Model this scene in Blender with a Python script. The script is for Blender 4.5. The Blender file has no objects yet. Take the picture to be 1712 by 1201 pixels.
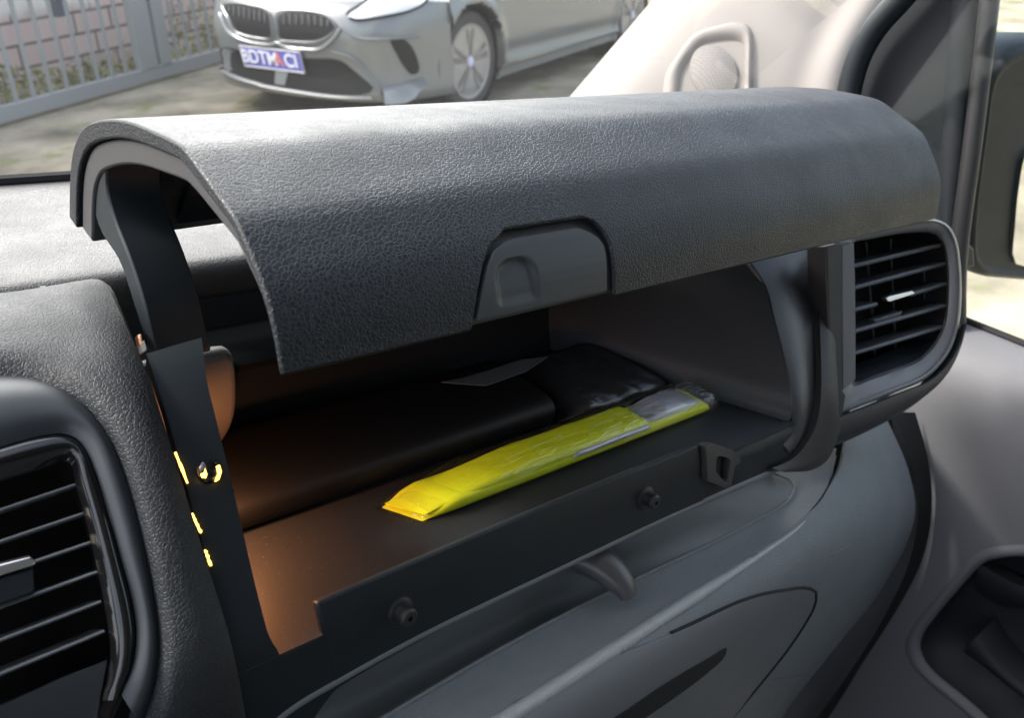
import bpy, bmesh, math, random
import numpy as np
from mathutils import Vector, Matrix
from mathutils.bvhtree import BVHTree

random.seed(7)
SC = bpy.context.scene
COL = SC.collection
rad = math.radians

# ------------------------------------------------------------------ camera calibration
# van frame: x along the dashboard, y towards the windscreen, z up (metres), origin at the lid's near lower corner
CX, CY, FPX = 856.0, 600.5, 1500.0
def _n(v):
    v = np.array(v, float); return v / np.linalg.norm(v)
_X = _n([2600 - CX, 130 - CY, FPX])
_r = rad(9.0)
_d = -(FPX * FPX) / (-math.sin(_r) * (2600 - CX) + math.cos(_r) * (130 - CY))
_Z = -_n([-math.sin(_r) * _d, math.cos(_r) * _d, FPX])
_Y = np.cross(_Z, _X)
M = np.array([_X, _Y, _Z])
CAM = -(M @ (0.31 * np.array([(472 - CX) / FPX, (630 - CY) / FPX, 1.0])))
# level outdoor frame (the van stands on a slight slope)
_wr, _wp = rad(-0.5), rad(28.0)
_dw = FPX / math.tan(_wp)
_WZ = -_n([-math.sin(_wr) * _dw, math.cos(_wr) * _dw, FPX])
_WX = _n(_X - _WZ * (_X @ _WZ)); _WY = np.cross(_WZ, _WX)
MW = np.array([_WX, _WY, _WZ])
CAMW = np.array([0.0, 0.0, 1.38])
R_VAN = MW @ M.T
def van2world(p):
    return R_VAN @ (np.array(p, float) - CAM) + CAMW

cam_d = bpy.data.cameras.new('camera'); cam = bpy.data.objects.new('camera', cam_d); COL.objects.link(cam)
cam_d.sensor_fit = 'HORIZONTAL'; cam_d.sensor_width = 36.0; cam_d.lens = FPX / 1712 * 36.0
cam_d.clip_start = 0.01; cam_d.clip_end = 400
m3 = Matrix([[MW[i][0], -MW[i][1], -MW[i][2]] for i in range(3)])
cam.matrix_world = Matrix.Translation(Vector(CAMW)) @ m3.to_4x4()
cam_d.dof.use_dof = True; cam_d.dof.focus_distance = 0.47; cam_d.dof.aperture_fstop = 15
SC.camera = cam

# ------------------------------------------------------------------ world, sun, exposure
SUN_EL, SUN_AZ = rad(46), rad(-46)          # azimuth measured from +y towards +x
w = bpy.data.worlds.new('World'); SC.world = w; w.use_nodes = True
nt = w.node_tree; nt.nodes.clear()
sky = nt.nodes.new('ShaderNodeTexSky'); sky.sky_type = 'NISHITA'; sky.sun_disc = False
sky.sun_elevation = SUN_EL; sky.sun_rotation = SUN_AZ
sky.air_density = 1.0; sky.dust_density = 4.0; sky.ozone_density = 1.0
hsv = nt.nodes.new('ShaderNodeHueSaturation'); hsv.inputs['Saturation'].default_value = 0.85
bg = nt.nodes.new('ShaderNodeBackground'); bg.inputs['Strength'].default_value = 0.15
wo = nt.nodes.new('ShaderNodeOutputWorld')
nt.links.new(sky.outputs[0], hsv.inputs['Color'])
# broken bright cloud over the blue
tc = nt.nodes.new('ShaderNodeTexCoord'); cn = nt.nodes.new('ShaderNodeTexNoise'); cn.inputs['Scale'].default_value = 2.2; cn.inputs['Detail'].default_value = 6
nt.links.new(tc.outputs['Generated'], cn.inputs['Vector'])
cm = nt.nodes.new('ShaderNodeMapRange'); cm.interpolation_type = 'SMOOTHSTEP'; cm.inputs['From Min'].default_value = .46; cm.inputs['From Max'].default_value = .72
nt.links.new(cn.outputs[0], cm.inputs['Value'])
cx_ = nt.nodes.new('ShaderNodeMixRGB'); 
cdir = nt.nodes.new('ShaderNodeVectorMath'); cdir.operation = 'DOT_PRODUCT'     # brightest cloud bank, added ahead of the van for the lid's sheen
cdir.inputs[1].default_value = (math.sin(rad(24)) * math.cos(rad(26)), math.cos(rad(24)) * math.cos(rad(26)), math.sin(rad(26)))
nt.links.new(tc.outputs['Generated'], cdir.inputs[0])
cb = nt.nodes.new('ShaderNodeMapRange'); cb.interpolation_type = 'SMOOTHSTEP'; cb.inputs['From Min'].default_value = .80; cb.inputs['From Max'].default_value = .99
nt.links.new(cdir.outputs['Value'], cb.inputs['Value'])
cmx = nt.nodes.new('ShaderNodeMath'); cmx.operation = 'MAXIMUM'; nt.links.new(cm.outputs[0], cmx.inputs[0]); nt.links.new(cb.outputs[0], cmx.inputs[1])
cc = nt.nodes.new('ShaderNodeMixRGB'); cc.inputs[1].default_value = (5.5, 5.7, 6.0, 1); cc.inputs[2].default_value = (25, 24.6, 24.0, 1)
nt.links.new(cb.outputs[0], cc.inputs[0]); nt.links.new(cc.outputs[0], cx_.inputs[2])
nt.links.new(cmx.outputs[0], cx_.inputs[0]); nt.links.new(hsv.outputs[0], cx_.inputs[1]); nt.links.new(cx_.outputs[0], bg.inputs[0]); nt.links.new(bg.outputs[0], wo.inputs[0])
sd = bpy.data.lights.new('sun', 'SUN'); sun = bpy.data.objects.new('sun', sd); COL.objects.link(sun)
sd.energy = 1.6; sd.angle = rad(9); sd.color = (1.0, 0.98, 0.95)
sv = Vector((math.sin(SUN_AZ) * math.cos(SUN_EL), math.cos(SUN_AZ) * math.cos(SUN_EL), math.sin(SUN_EL)))
sun.rotation_euler = sv.to_track_quat('Z', 'Y').to_euler()
SC.view_settings.view_transform = 'Standard'; SC.view_settings.look = 'None'
SC.view_settings.exposure = 1.6; SC.view_settings.gamma = 1.0
SC.render.engine = 'CYCLES'
SC.cycles.max_bounces = 8; SC.cycles.diffuse_bounces = 4; SC.cycles.glossy_bounces = 4
SC.cycles.transparent_max_bounces = 12; SC.cycles.transmission_bounces = 6
SC.cycles.caustics_reflective = False; SC.cycles.caustics_refractive = False
SC.cycles.use_denoising = True

# ------------------------------------------------------------------ pixel -> van frame helpers
def ray(px, py):
    return M @ np.array([(px - CX) / FPX, (py - CY) / FPX, 1.0])
def P(px, py, ax, val):
    r = ray(px, py)
    if ax == 't': return CAM + val * r
    i = 'xyz'.index(ax); return CAM + (val - CAM[i]) / r[i] * r
def PP(px, py, p0, nrm):                    # onto the plane through p0
    r = ray(px, py); nrm = np.array(nrm, float)
    return CAM + (nrm @ (np.array(p0) - CAM)) / (nrm @ r) * r
def rayw(px, py):
    return MW @ np.array([(px - CX) / FPX, (py - CY) / FPX, 1.0])
def G(px, py, z=0.0):                       # outdoor: pixel onto the level at height z
    r = rayw(px, py); return CAMW + (z - CAMW[2]) / r[2] * r

def cr(pts, n, closed=False):               # Catmull-Rom resample, uniform by length
    p = [np.array(q, float) for q in pts]
    if len(p) == 2 and not closed:
        return [p[0] + (p[1] - p[0]) * k / (n - 1) for k in range(n)]
    out = []; N = len(p); seg = N if closed else N - 1
    for i in range(seg):
        if closed: a, b, c_, d = p[i - 1], p[i], p[(i + 1) % N], p[(i + 2) % N]
        else:
            b, c_ = p[i], p[i + 1]
            a = p[i - 1] if i > 0 else 2 * b - c_
            d = p[i + 2] if i + 2 < N else 2 * c_ - b
        L1, L2, L3 = [max(np.linalg.norm(v) ** 0.5, 1e-9) for v in (b - a, c_ - b, d - c_)]
        t0, t1, t2, t3 = 0, L1, L1 + L2, L1 + L2 + L3
        for k in range(14):
            t = t1 + (t2 - t1) * k / 14
            A1 = (t1 - t) / (t1 - t0) * a + (t - t0) / (t1 - t0) * b
            A2 = (t2 - t) / (t2 - t1) * b + (t - t1) / (t2 - t1) * c_
            A3 = (t3 - t) / (t3 - t2) * c_ + (t - t2) / (t3 - t2) * d
            B1 = (t2 - t) / (t2 - t0) * A1 + (t - t0) / (t2 - t0) * A2
            B2 = (t3 - t) / (t3 - t1) * A2 + (t - t1) / (t3 - t1) * A3
            out.append((t2 - t) / (t2 - t1) * B1 + (t - t1) / (t2 - t1) * B2)
    out.append(p[0] if closed else p[-1])
    return rs(out, n + 1 if closed else n)[: n if closed else None]
def rs(pts, n):                             # resample a polyline uniformly
    p = np.array(pts, float); d = np.r_[0, np.cumsum(np.linalg.norm(np.diff(p, axis=0), axis=1))]
    t = np.linspace(0, d[-1], n)
    return [np.array([np.interp(x, d, p[:, k]) for k in range(p.shape[1])]) for x in t]

# ------------------------------------------------------------------ objects
BASE = {}                                   # object name -> world base of its thing
def setp(o, label=None, cat=None, group=None, kind=None):
    if label: o['label'] = label
    if cat: o['category'] = cat
    if group: o['group'] = group
    if kind: o['kind'] = kind
    return o
def thing(name, loc, label, cat, group=None, kind=None, van=True):
    o = bpy.data.objects.new(name, None); COL.objects.link(o); o.empty_display_size = 0.05
    L = van2world(loc) if van else np.array(loc, float)
    o.location = L; BASE[o.name] = L
    return setp(o, label, cat, group, kind)
def mk(name, verts, faces, mat, parent=None, van=True, smooth=True, sharp=40, bevel=0, segs=2, slots=None, fm=None, subsurf=0):
    W = [van2world(v) for v in verts] if van else [np.array(v, float) for v in verts]
    me = bpy.data.meshes.new(name); o = bpy.data.objects.new(name, me); COL.objects.link(o)
    if parent is not None:
        L = BASE[parent.name]; o.parent = parent
    else:
        A = np.array(W); L = np.array([*(A.min(0) + A.max(0))[:2] / 2, A[:, 2].min()]); o.location = L
    BASE[o.name] = L
    me.from_pydata([tuple(p - L) for p in W], [], [tuple(f) for f in faces])
    bm = bmesh.new(); bm.from_mesh(me)
    bmesh.ops.remove_doubles(bm, verts=bm.verts, dist=1e-6)
    bmesh.ops.recalc_face_normals(bm, faces=bm.faces) if smooth != 'keep' else None
    bm.to_mesh(me); bm.free()
    for m in (slots or [mat]): me.materials.append(m)
    if fm:
        for p_, k in zip(me.polygons, fm): p_.material_index = k
    me.shade_smooth()
    if sharp < 180: me.set_sharp_from_angle(angle=rad(sharp))
    if bevel:
        b = o.modifiers.new('bevel', 'BEVEL'); b.width = bevel; b.segments = segs; b.limit_method = 'ANGLE'; b.angle_limit = rad(38)
        b.harden_normals = False
    if subsurf:
        s = o.modifiers.new('subsurf', 'SUBSURF'); s.levels = subsurf; s.render_levels = subsurf
    me.update()
    return o

def grid_normals(Gd, closed):
    A = np.array(Gd); du = np.gradient(A, axis=0); dv = np.gradient(A, axis=1)
    if closed: du = (np.roll(A, -1, 0) - np.roll(A, 1, 0))
    N = np.cross(du, dv); N /= np.maximum(np.linalg.norm(N, axis=2, keepdims=True), 1e-12)
    return A, N
def grid_shell(name, Gd, thk, mat, parent=None, closed=False, keep=None, out=None, van=True, **kw):
    """Gd[i][j] points of the outer face; thk number or func(i,j); out = a direction point the outer face looks to."""
    A, N = grid_normals(Gd, closed); nu, nv = A.shape[:2]
    eye = np.array(out) if out is not None else (CAM if van else CAMW)
    if (N * (eye - A)).sum() < 0: N = -N
    faces = []; U = nu if closed else nu - 1
    for i in range(U):
        for j in range(nv - 1):
            if keep is None or keep(i, j): faces.append((i * nv + j, ((i + 1) % nu) * nv + j, ((i + 1) % nu) * nv + j + 1, i * nv + j + 1))
    T = np.array([[thk(i, j) if callable(thk) else thk for j in range(nv)] for i in range(nu)])[..., None]
    V = list(A.reshape(-1, 3))
    if np.abs(T).max() > 0:
        off = len(V); V += list((A - N * T).reshape(-1, 3))
        cnt = {}
        for f in faces:
            for a, b in zip(f, f[1:] + f[:1]):
                k = (min(a, b), max(a, b)); cnt[k] = None if k in cnt else (a, b)
        inner = [tuple(v + off for v in reversed(f)) for f in faces]
        side = [(b, a, a + off, b + off) for e in cnt.values() if e for a, b in [e]]
        faces = faces + inner + side
    used = sorted({v for f in faces for v in f}); mp = {v: k for k, v in enumerate(used)}
    return mk(name, [V[v] for v in used], [[mp[v] for v in f] for f in faces], mat, parent, van=van, **kw)

class Surf:                                 # a surface one can drop pixels on
    def __init__(s, Gd, van=True):
        A = np.array(Gd); nu, nv = A.shape[:2]; s.van = van
        s.o = Vector(CAM if van else CAMW)
        s.b = BVHTree.FromPolygons([tuple(p) for p in A.reshape(-1, 3)],
              [(i * nv + j, (i + 1) * nv + j, (i + 1) * nv + j + 1, i * nv + j + 1) for i in range(nu - 1) for j in range(nv - 1)])
    def hit(s, px, py, off=0.0):
        h = s.hit1(px, py, off)
        for k in range(1, 25):
            if h is not None or s.van: break
            h = s.hit1(px + (540 - px) * k / 60, py + (60 - py) * k / 60, off)
        return h
    def hit1(s, px, py, off=0.0):
        d = Vector(ray(px, py) if s.van else rayw(px, py)).normalized()
        loc, nr, _, _ = s.b.ray_cast(s.o, d)
        if loc is None: return None
        if nr.dot(d) > 0: nr = -nr
        return np.array(loc + nr * off)
def hitall(surf, pts, off=0.0):
    out = []
    for p in pts:
        h = surf.hit(p[0], p[1], off)
        if h is None: print('MISS', p)
        else: out.append(h)
    return out
def sheet_grid(A, B, surf, nu, nv, off=None, closed=False):
    a = cr(A, nu, closed); b = cr(B, nu, closed); Gd = []
    for i in range(nu):
        row = []
        for j in range(nv):
            v = j / (nv - 1); q = a[i] * (1 - v) + b[i] * v
            h = surf.hit(q[0], q[1], off(i / (nu - 1), v) if off else 0.0)
            if h is None: h = row[-1] if row else Gd[-1][j]; print('miss', q)
            row.append(h)
        Gd.append(row)
    return Gd
def patch(name, outline, surf, off, thk, mat, parent, n=48, rings=5, smooth_outline=True, dome=0.0, van=True, **kw):
    o = cr(outline, n, True) if smooth_outline else rs(list(outline) + [outline[0]], n + 1)[:-1]
    c = sum(o) / len(o); Gd = []
    for p in o:
        row = [surf.hit(*(p * (1 - k / rings * .96) + c * (k / rings * .96)), off + dome * (1 - (1 - k / rings) ** 2)) for k in range(rings + 1)]
        for k in range(rings, -1, -1):
            if row[k] is None: print('patch miss', name, p); row[k] = row[k + 1]
        Gd.append(row)
    A = np.array(Gd); V = list(A.reshape(-1, 3)); nr = rings + 1; F = []
    for i in range(n):
        i2 = (i + 1) % n
        for j in range(rings): F.append((i * nr + j, i2 * nr + j, i2 * nr + j + 1, i * nr + j + 1))
    F.append(tuple(i * nr + rings for i in range(n)))
    if thk:
        k0 = len(V); cc = sum(A[:, 0]) / n
        _, N = grid_normals(A, True); nm = N.reshape(-1, 3).mean(0); nm /= np.linalg.norm(nm)
        eye = CAM if van else CAMW
        if nm @ (eye - cc) < 0: nm = -nm
        V += [A[i, 0] - nm * thk for i in range(n)]
        for i in range(n): F.append((i * nr, k0 + i, k0 + (i + 1) % n, ((i + 1) % n) * nr))
        F.append(tuple(k0 + i for i in range(n)))
    return mk(name, V, F, mat, parent, van=van, **kw)
def loft(name, curves, nu, nv, mat, parent=None, thk=0, closed_v=False, **kw):
    C = [cr(c, nu) for c in curves]
    Gd = [cr([C[k][i] for k in range(len(C))], nv, closed_v) for i in range(nu)]
    if closed_v: Gd = [r + [r[0]] for r in Gd]
    return grid_shell(name, Gd, thk, mat, parent, **kw)
def prism(name, pts, vec, mat, parent=None, **kw):
    n = len(pts); p = [np.array(q, float) for q in pts]; v = np.array(vec, float)
    V = p + [q + v for q in p]
    F = [tuple(range(n)), tuple(range(2 * n - 1, n - 1, -1))] + [(i, (i + 1) % n, n + (i + 1) % n, n + i) for i in range(n)]
    return mk(name, V, F, mat, parent, **kw)
def box(name, lo, hi, mat, parent=None, **kw):
    (a, b, c), (d, e, f) = lo, hi
    return prism(name, [(a, b, c), (d, b, c), (d, e, c), (a, e, c)], (0, 0, f - c), mat, parent, **kw)
def tube_geo(path, r, sides=10, flat=1.0, cap=True):
    p = [np.array(q, float) for q in path]; n = len(p); V = []; F = []
    t0 = _n(p[1] - p[0]); up = np.array([0, 0, 1.0])
    if abs(t0 @ up) > .9: up = np.array([0, 1.0, 0])
    s = _n(np.cross(t0, up))
    for i in range(n):
        t = _n(p[min(i + 1, n - 1)] - p[max(i - 1, 0)]); s = _n(s - t * (s @ t)); u = np.cross(s, t)
        rr = r[i] if hasattr(r, '__len__') else r
        for k in range(sides):
            a = 2 * math.pi * k / sides; V.append(p[i] + s * rr * math.cos(a) + u * rr * flat * math.sin(a))
    for i in range(n - 1):
        for k in range(sides): F.append((i * sides + k, i * sides + (k + 1) % sides, (i + 1) * sides + (k + 1) % sides, (i + 1) * sides + k))
    if cap: F.append(tuple(range(sides))); F.append(tuple(range((n - 1) * sides, n * sides)))
    return V, F
def tube(name, path, r, mat, parent=None, sides=10, flat=1.0, **kw):
    V, F = tube_geo(path, r, sides, flat); return mk(name, V, F, mat, parent, **kw)
def lathe(name, prof, org, axis, mat, parent=None, n=28, caps=(1, 1), **kw):   # prof: (radius, height along axis)
    ax = _n(axis); e1 = _n(np.cross(ax, [0.3, 0.2, 0.9])); e2 = np.cross(ax, e1); V = []; F = []
    for r, h in prof:
        for k in range(n):
            a = 2 * math.pi * k / n; V.append(np.array(org) + ax * h + r * (e1 * math.cos(a) + e2 * math.sin(a)))
    for i in range(len(prof) - 1):
        for k in range(n): F.append((i * n + k, i * n + (k + 1) % n, (i + 1) * n + (k + 1) % n, (i + 1) * n + k))
    if caps[0]: F.append(tuple(range(n)))
    if caps[1]: F.append(tuple(range((len(prof) - 1) * n, len(prof) * n)))
    return mk(name, V, F, mat, parent, **kw)

# ------------------------------------------------------------------ materials
MATS = {}
def principled(name, col, rough=.5, spec=.5, metal=0.0, **kw):
    m = bpy.data.materials.new(name); m.use_nodes = True; b = m.node_tree.nodes['Principled BSDF']
    b.inputs['Base Color'].default_value = (*col, 1); b.inputs['Roughness'].default_value = rough
    b.inputs['Specular IOR Level'].default_value = spec; b.inputs['Metallic'].default_value = metal
    for k, v in kw.items(): b.inputs[k].default_value = v
    return m
def N(m, t, **kw):
    n = m.node_tree.nodes.new(t)
    for k, v in kw.items(): setattr(n, k, v)
    return n
def L(m, a, b): m.node_tree.links.new(a, b)
def bsdf(m): return m.node_tree.nodes['Principled BSDF']
def coord(m): return N(m, 'ShaderNodeTexCoord').outputs['Object']
def leather(name, col, rough=.42, scale=480, strength=.55, dist=.0005, spec=.5):
    m = principled(name, col, rough, spec); c = coord(m); b = bsdf(m)
    nz = N(m, 'ShaderNodeTexNoise'); nz.inputs['Scale'].default_value = scale * .9; nz.inputs['Detail'].default_value = 2
    L(m, c, nz.inputs['Vector'])
    mx = N(m, 'ShaderNodeVectorMath', operation='MULTIPLY_ADD'); L(m, nz.outputs['Color'], mx.inputs[0])
    mx.inputs[1].default_value = (.0011,) * 3; L(m, c, mx.inputs[2])
    vo = N(m, 'ShaderNodeTexVoronoi', feature='DISTANCE_TO_EDGE'); vo.inputs['Scale'].default_value = scale; L(m, mx.outputs[0], vo.inputs['Vector'])
    rp = N(m, 'ShaderNodeMapRange', interpolation_type='SMOOTHSTEP'); rp.inputs['From Max'].default_value = .16; L(m, vo.outputs['Distance'], rp.inputs['Value'])
    gl = N(m, 'ShaderNodeTexNoise'); gl.inputs['Scale'].default_value = 22; gl.inputs['Detail'].default_value = 7; gl.inputs['Roughness'].default_value = .7; L(m, c, gl.inputs['Vector'])
    gr_ = N(m, 'ShaderNodeMapRange'); gr_.inputs['From Min'].default_value = .3; gr_.inputs['From Max'].default_value = .7; gr_.inputs['To Min'].default_value = rough - .08; gr_.inputs['To Max'].default_value = rough + .10
    L(m, gl.outputs[0], gr_.inputs['Value']); L(m, gr_.outputs[0], b.inputs['Roughness'])
    v2 = N(m, 'ShaderNodeTexNoise'); v2.inputs['Scale'].default_value = scale * 2.6; v2.inputs['Detail'].default_value = 3; L(m, c, v2.inputs['Vector'])
    ad = N(m, 'ShaderNodeMath', operation='MULTIPLY_ADD'); L(m, v2.outputs[0], ad.inputs[0]); ad.inputs[1].default_value = .18; L(m, rp.outputs[0], ad.inputs[2])
    bp = N(m, 'ShaderNodeBump'); bp.inputs['Strength'].default_value = strength; bp.inputs['Distance'].default_value = dist
    L(m, ad.outputs[0], bp.inputs['Height']); L(m, bp.outputs[0], b.inputs['Normal'])
    return m
def plastic(name, col, rough=.45, scale=1500, strength=.25, dist=.0002, spec=.5, dust=0.0):
    m = principled(name, col, rough, spec); c = coord(m); b = bsdf(m)
    if strength:
        nz = N(m, 'ShaderNodeTexNoise'); nz.inputs['Scale'].default_value = scale; nz.inputs['Detail'].default_value = 2; L(m, c, nz.inputs['Vector'])
        bp = N(m, 'ShaderNodeBump'); bp.inputs['Strength'].default_value = strength; bp.inputs['Distance'].default_value = dist
        L(m, nz.outputs[0], bp.inputs['Height']); L(m, bp.outputs[0], b.inputs['Normal'])
    n2 = N(m, 'ShaderNodeTexNoise'); n2.inputs['Scale'].default_value = 35; n2.inputs['Detail'].default_value = 6; L(m, c, n2.inputs['Vector'])
    mr = N(m, 'ShaderNodeMapRange'); mr.inputs['To Min'].default_value = rough - .05; mr.inputs['To Max'].default_value = rough + .07; L(m, n2.outputs[0], mr.inputs['Value']); L(m, mr.outputs[0], b.inputs['Roughness'])
    if dust:
        n3 = N(m, 'ShaderNodeTexNoise'); n3.inputs['Scale'].default_value = 900; n3.inputs['Detail'].default_value = 1; L(m, c, n3.inputs['Vector'])
        r3 = N(m, 'ShaderNodeMapRange'); r3.inputs['From Min'].default_value = .70; r3.inputs['From Max'].default_value = .76; L(m, n3.outputs[0], r3.inputs['Value'])
        mm = N(m, 'ShaderNodeMath', operation='MULTIPLY'); L(m, r3.outputs[0], mm.inputs[0]); mm.inputs[1].default_value = dust
        mx = N(m, 'ShaderNodeMixRGB'); L(m, mm.outputs[0], mx.inputs['Fac']); mx.inputs[1].default_value = (*col, 1); mx.inputs[2].default_value = (.45, .42, .38, 1); L(m, mx.outputs[0], b.inputs['Base Color'])
    return m
def emis(name, col, s):
    m = principled(name, (0, 0, 0), .5); bsdf(m).inputs['Emission Color'].default_value = (*col, 1); bsdf(m).inputs['Emission Strength'].default_value = s; return m
def clear(name, tint=(1, 1, 1), refl=.06, rough=.0, veil=0.0, graze=.9):
    m = bpy.data.materials.new(name); m.use_nodes = True; nt = m.node_tree; nt.nodes.clear()
    o = nt.nodes.new('ShaderNodeOutputMaterial'); t = nt.nodes.new('ShaderNodeBsdfTransparent'); t.inputs[0].default_value = (*tint, 1)
    g = nt.nodes.new('ShaderNodeBsdfGlossy'); g.inputs['Roughness'].default_value = rough
    ge = nt.nodes.new('ShaderNodeNewGeometry'); dt = nt.nodes.new('ShaderNodeVectorMath'); dt.operation = 'DOT_PRODUCT'
    nt.links.new(ge.outputs['Normal'], dt.inputs[0]); nt.links.new(ge.outputs['Incoming'], dt.inputs[1])
    def mt(op, a, b=None):
        n = nt.nodes.new('ShaderNodeMath'); n.operation = op
        for k, q in enumerate((a, b)):
            if q is None: continue
            if isinstance(q, (int, float)): n.inputs[k].default_value = q
            else: nt.links.new(q, n.inputs[k])
        return n.outputs[0]
    sch = mt('POWER', mt('SUBTRACT', 1.0, mt('ABSOLUTE', dt.outputs['Value'])), 5.0)
    fac = mt('ADD', mt('MULTIPLY', sch, graze), refl)
    mx = nt.nodes.new('ShaderNodeMixShader'); nt.links.new(fac, mx.inputs[0]); nt.links.new(t.outputs[0], mx.inputs[1]); nt.links.new(g.outputs[0], mx.inputs[2])
    last = mx
    if veil:
        d = nt.nodes.new('ShaderNodeBsdfTranslucent'); d.inputs[0].default_value = (.8, .8, .78, 1)
        m2 = nt.nodes.new('ShaderNodeMixShader'); m2.inputs[0].default_value = veil
        nt.links.new(mx.outputs[0], m2.inputs[1]); nt.links.new(d.outputs[0], m2.inputs[2]); last = m2
    nt.links.new(last.outputs[0], o.inputs[0]); return m

LID = leather('lid_leather', (.0085, .0118, .0158), .45, 540, .6, .0003, spec=.5)
TRIM = leather('trim_leather', (.014, .0165, .0195), .50, 560, .5, .0003, spec=.45)
DASHTOP = leather('dash_top_leather', (.09, .088, .084), .48, 560, .6, .0004, spec=.5)
BROWNTRIM = leather('trim_end_leather', (.035, .032, .032), .5, 700, .35, .0003)
LINER = plastic('liner_plastic', (.050, .051, .053), .5)
SATIN = plastic('satin_black_plastic', (.028, .032, .037), .36, 1800, .12, .0001)
MATTE = plastic('matte_black_plastic', (.0095, .0140, .0178), .5, 1500, .15, .00015, spec=.35)
BOXIN = plastic('box_inner_plastic', (.022, .025, .028), .5, 1300, .2, .0002, dust=.12)
LOWER = leather('lower_dash_plastic', (.19, .207, .215), .54, 560, .7, .0004)
SHELF = plastic('shelf_plastic', (.155, .168, .175), .55, 1300, .25, .0002)
GLOSS = principled('gloss_black', (.008, .008, .009), .09, .6)
RUBBER = principled('black_rubber', (.018, .018, .02), .5)
SLAT = principled('vent_slat_plastic', (.12, .128, .135), .32)
DEEP = principled('vent_throat_black', (.006, .006, .007), .7)
SILVER = principled('satin_silver', (.72, .72, .72), .28, .5, 1.0)
BEZEL = plastic('vent_bezel_plastic', (.21, .216, .225), .36, 1500, .1, .0001)
BEIGE = plastic('beige_pillar_plastic', (.29, .268, .245), .75, 900, .25, .0003)
DOORM = plastic('door_plastic', (.185, .183, .19), .52, 1000, .4, .0004)
DOORDK = leather('door_dark_plastic', (.018, .019, .022), .5, 900, .4, .0003)
SAIL = plastic('sail_panel_plastic', (.013, .016, .020), .6, 1200, .15, spec=.3)
MIRR = plastic('mirror_housing_plastic', (.012, .017, .022), .45, 1500, .3, .0003, spec=.25)
LAMPGLOW = emis('lamp_lens_and_glow', (1.0, .50, .08), 2.4)

# ================================================================== DASHBOARD
F_PTS = [(.23, -.040), (.19, -.040), (.165, -.040), (.14, -.040), (.115, -.041), (.098, -.0435), (.075, -.056), (.048, -.080), (.025, -.105), (.010, -.126), (.004, -.163), (.0, -.22), (-.002, -.34)]
FP = cr(F_PTS, 70)
FS = Surf([[np.array([x, q[0], q[1]]) for q in FP] for x in np.linspace(-.5, .9, 3)])

dash = thing('dashboard', (.3, .1, -.55), 'dark grey van dashboard with grained top carrying the open glovebox', 'dashboard')
# top pad
prof = [(.412, -.085), (.411, -.057), (.405, -.0535), (.39, -.0525), (.30, -.0512), (.230, -.0505), (.2235, -.052), (.2205, -.0565), (.2200, -.066), (.2200, -.095)]
pf = cr(prof, 80)
grid_shell('dash_top', [[np.array([x, q[0], q[1]]) for q in pf] for x in np.linspace(-.9, .72, 60)], .006, DASHTOP, dash, out=(0, 0, 1))
# left trim around the centre vent
outer = [(-140, 520), (-50, 508), (0, 503), (60, 494), (110, 484), (150, 476), (172, 474), (186, 484), (202, 520), (225, 575), (255, 655), (300, 800), (345, 945), (385, 1075), (412, 1200), (425, 1290)]
inner = [(-140, 628), (-50, 632), (0, 633), (30, 635), (60, 640), (90, 650), (115, 663), (140, 683), (165, 712), (188, 750), (212, 815), (238, 915), (257, 1015), (263, 1080), (255, 1145), (232, 1215)]
Gd = sheet_grid(outer, inner, FS, 90, 14, lambda u, v: .006 + .0035 * math.sin(math.pi * min(1, max(0, v * 1.0))) - .006 * max(0, (v - .88) / .12) ** 2 - .005 * max(0, (.1 - v) / .1) ** 2)
grid_shell('vent_surround_trim', Gd, .006, TRIM, dash)
_xl = min(float(h[0]) for h in (FS.hit(-70, y) for y in range(540, 1340, 40)) if h is not None) - .012
grid_shell('centre_fascia', [[np.array([x, q[0] - .002, q[1] + .002]) for q in FP[6:60]] for x in np.linspace(-.60, _xl + .004, 12)], .004, SATIN, dash)
# centre air vent
ov = [(-140, 628), (-50, 632), (0, 633), (30, 635), (60, 640), (90, 650), (115, 663), (140, 683), (165, 712), (188, 750), (212, 815), (238, 915), (257, 1015), (263, 1080), (255, 1145), (232, 1215)]
iv = [(-140, 775), (-50, 758), (0, 745), (40, 733), (75, 725), (100, 722), (118, 725), (134, 735), (148, 755), (160, 785), (178, 840), (203, 930), (224, 1010), (230, 1065), (224, 1115), (205, 1165)]
Gd = sheet_grid(ov, iv, FS, 80, 10, lambda u, v: .0015 + .0028 * math.sin(math.pi * v) - .003 * v)
cv = grid_shell('air_vent', Gd, .005, SATIN, dash); cv['label'] = 'centre vent with satin black surround and gloss black ring'
i2 = [(-140, 826), (-50, 810), (0, 796), (40, 784), (70, 775), (95, 766), (110, 762), (119, 763), (124, 772), (130, 800), (148, 865), (170, 955), (186, 1040), (191, 1085), (188, 1125), (172, 1180)]
Gd = sheet_grid(iv, i2, FS, 80, 8, lambda u, v: -.002 + .0035 * math.sin(math.pi * v) - .004 * v)
grid_shell('gloss_ring', Gd, .006, GLOSS, cv)
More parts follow.
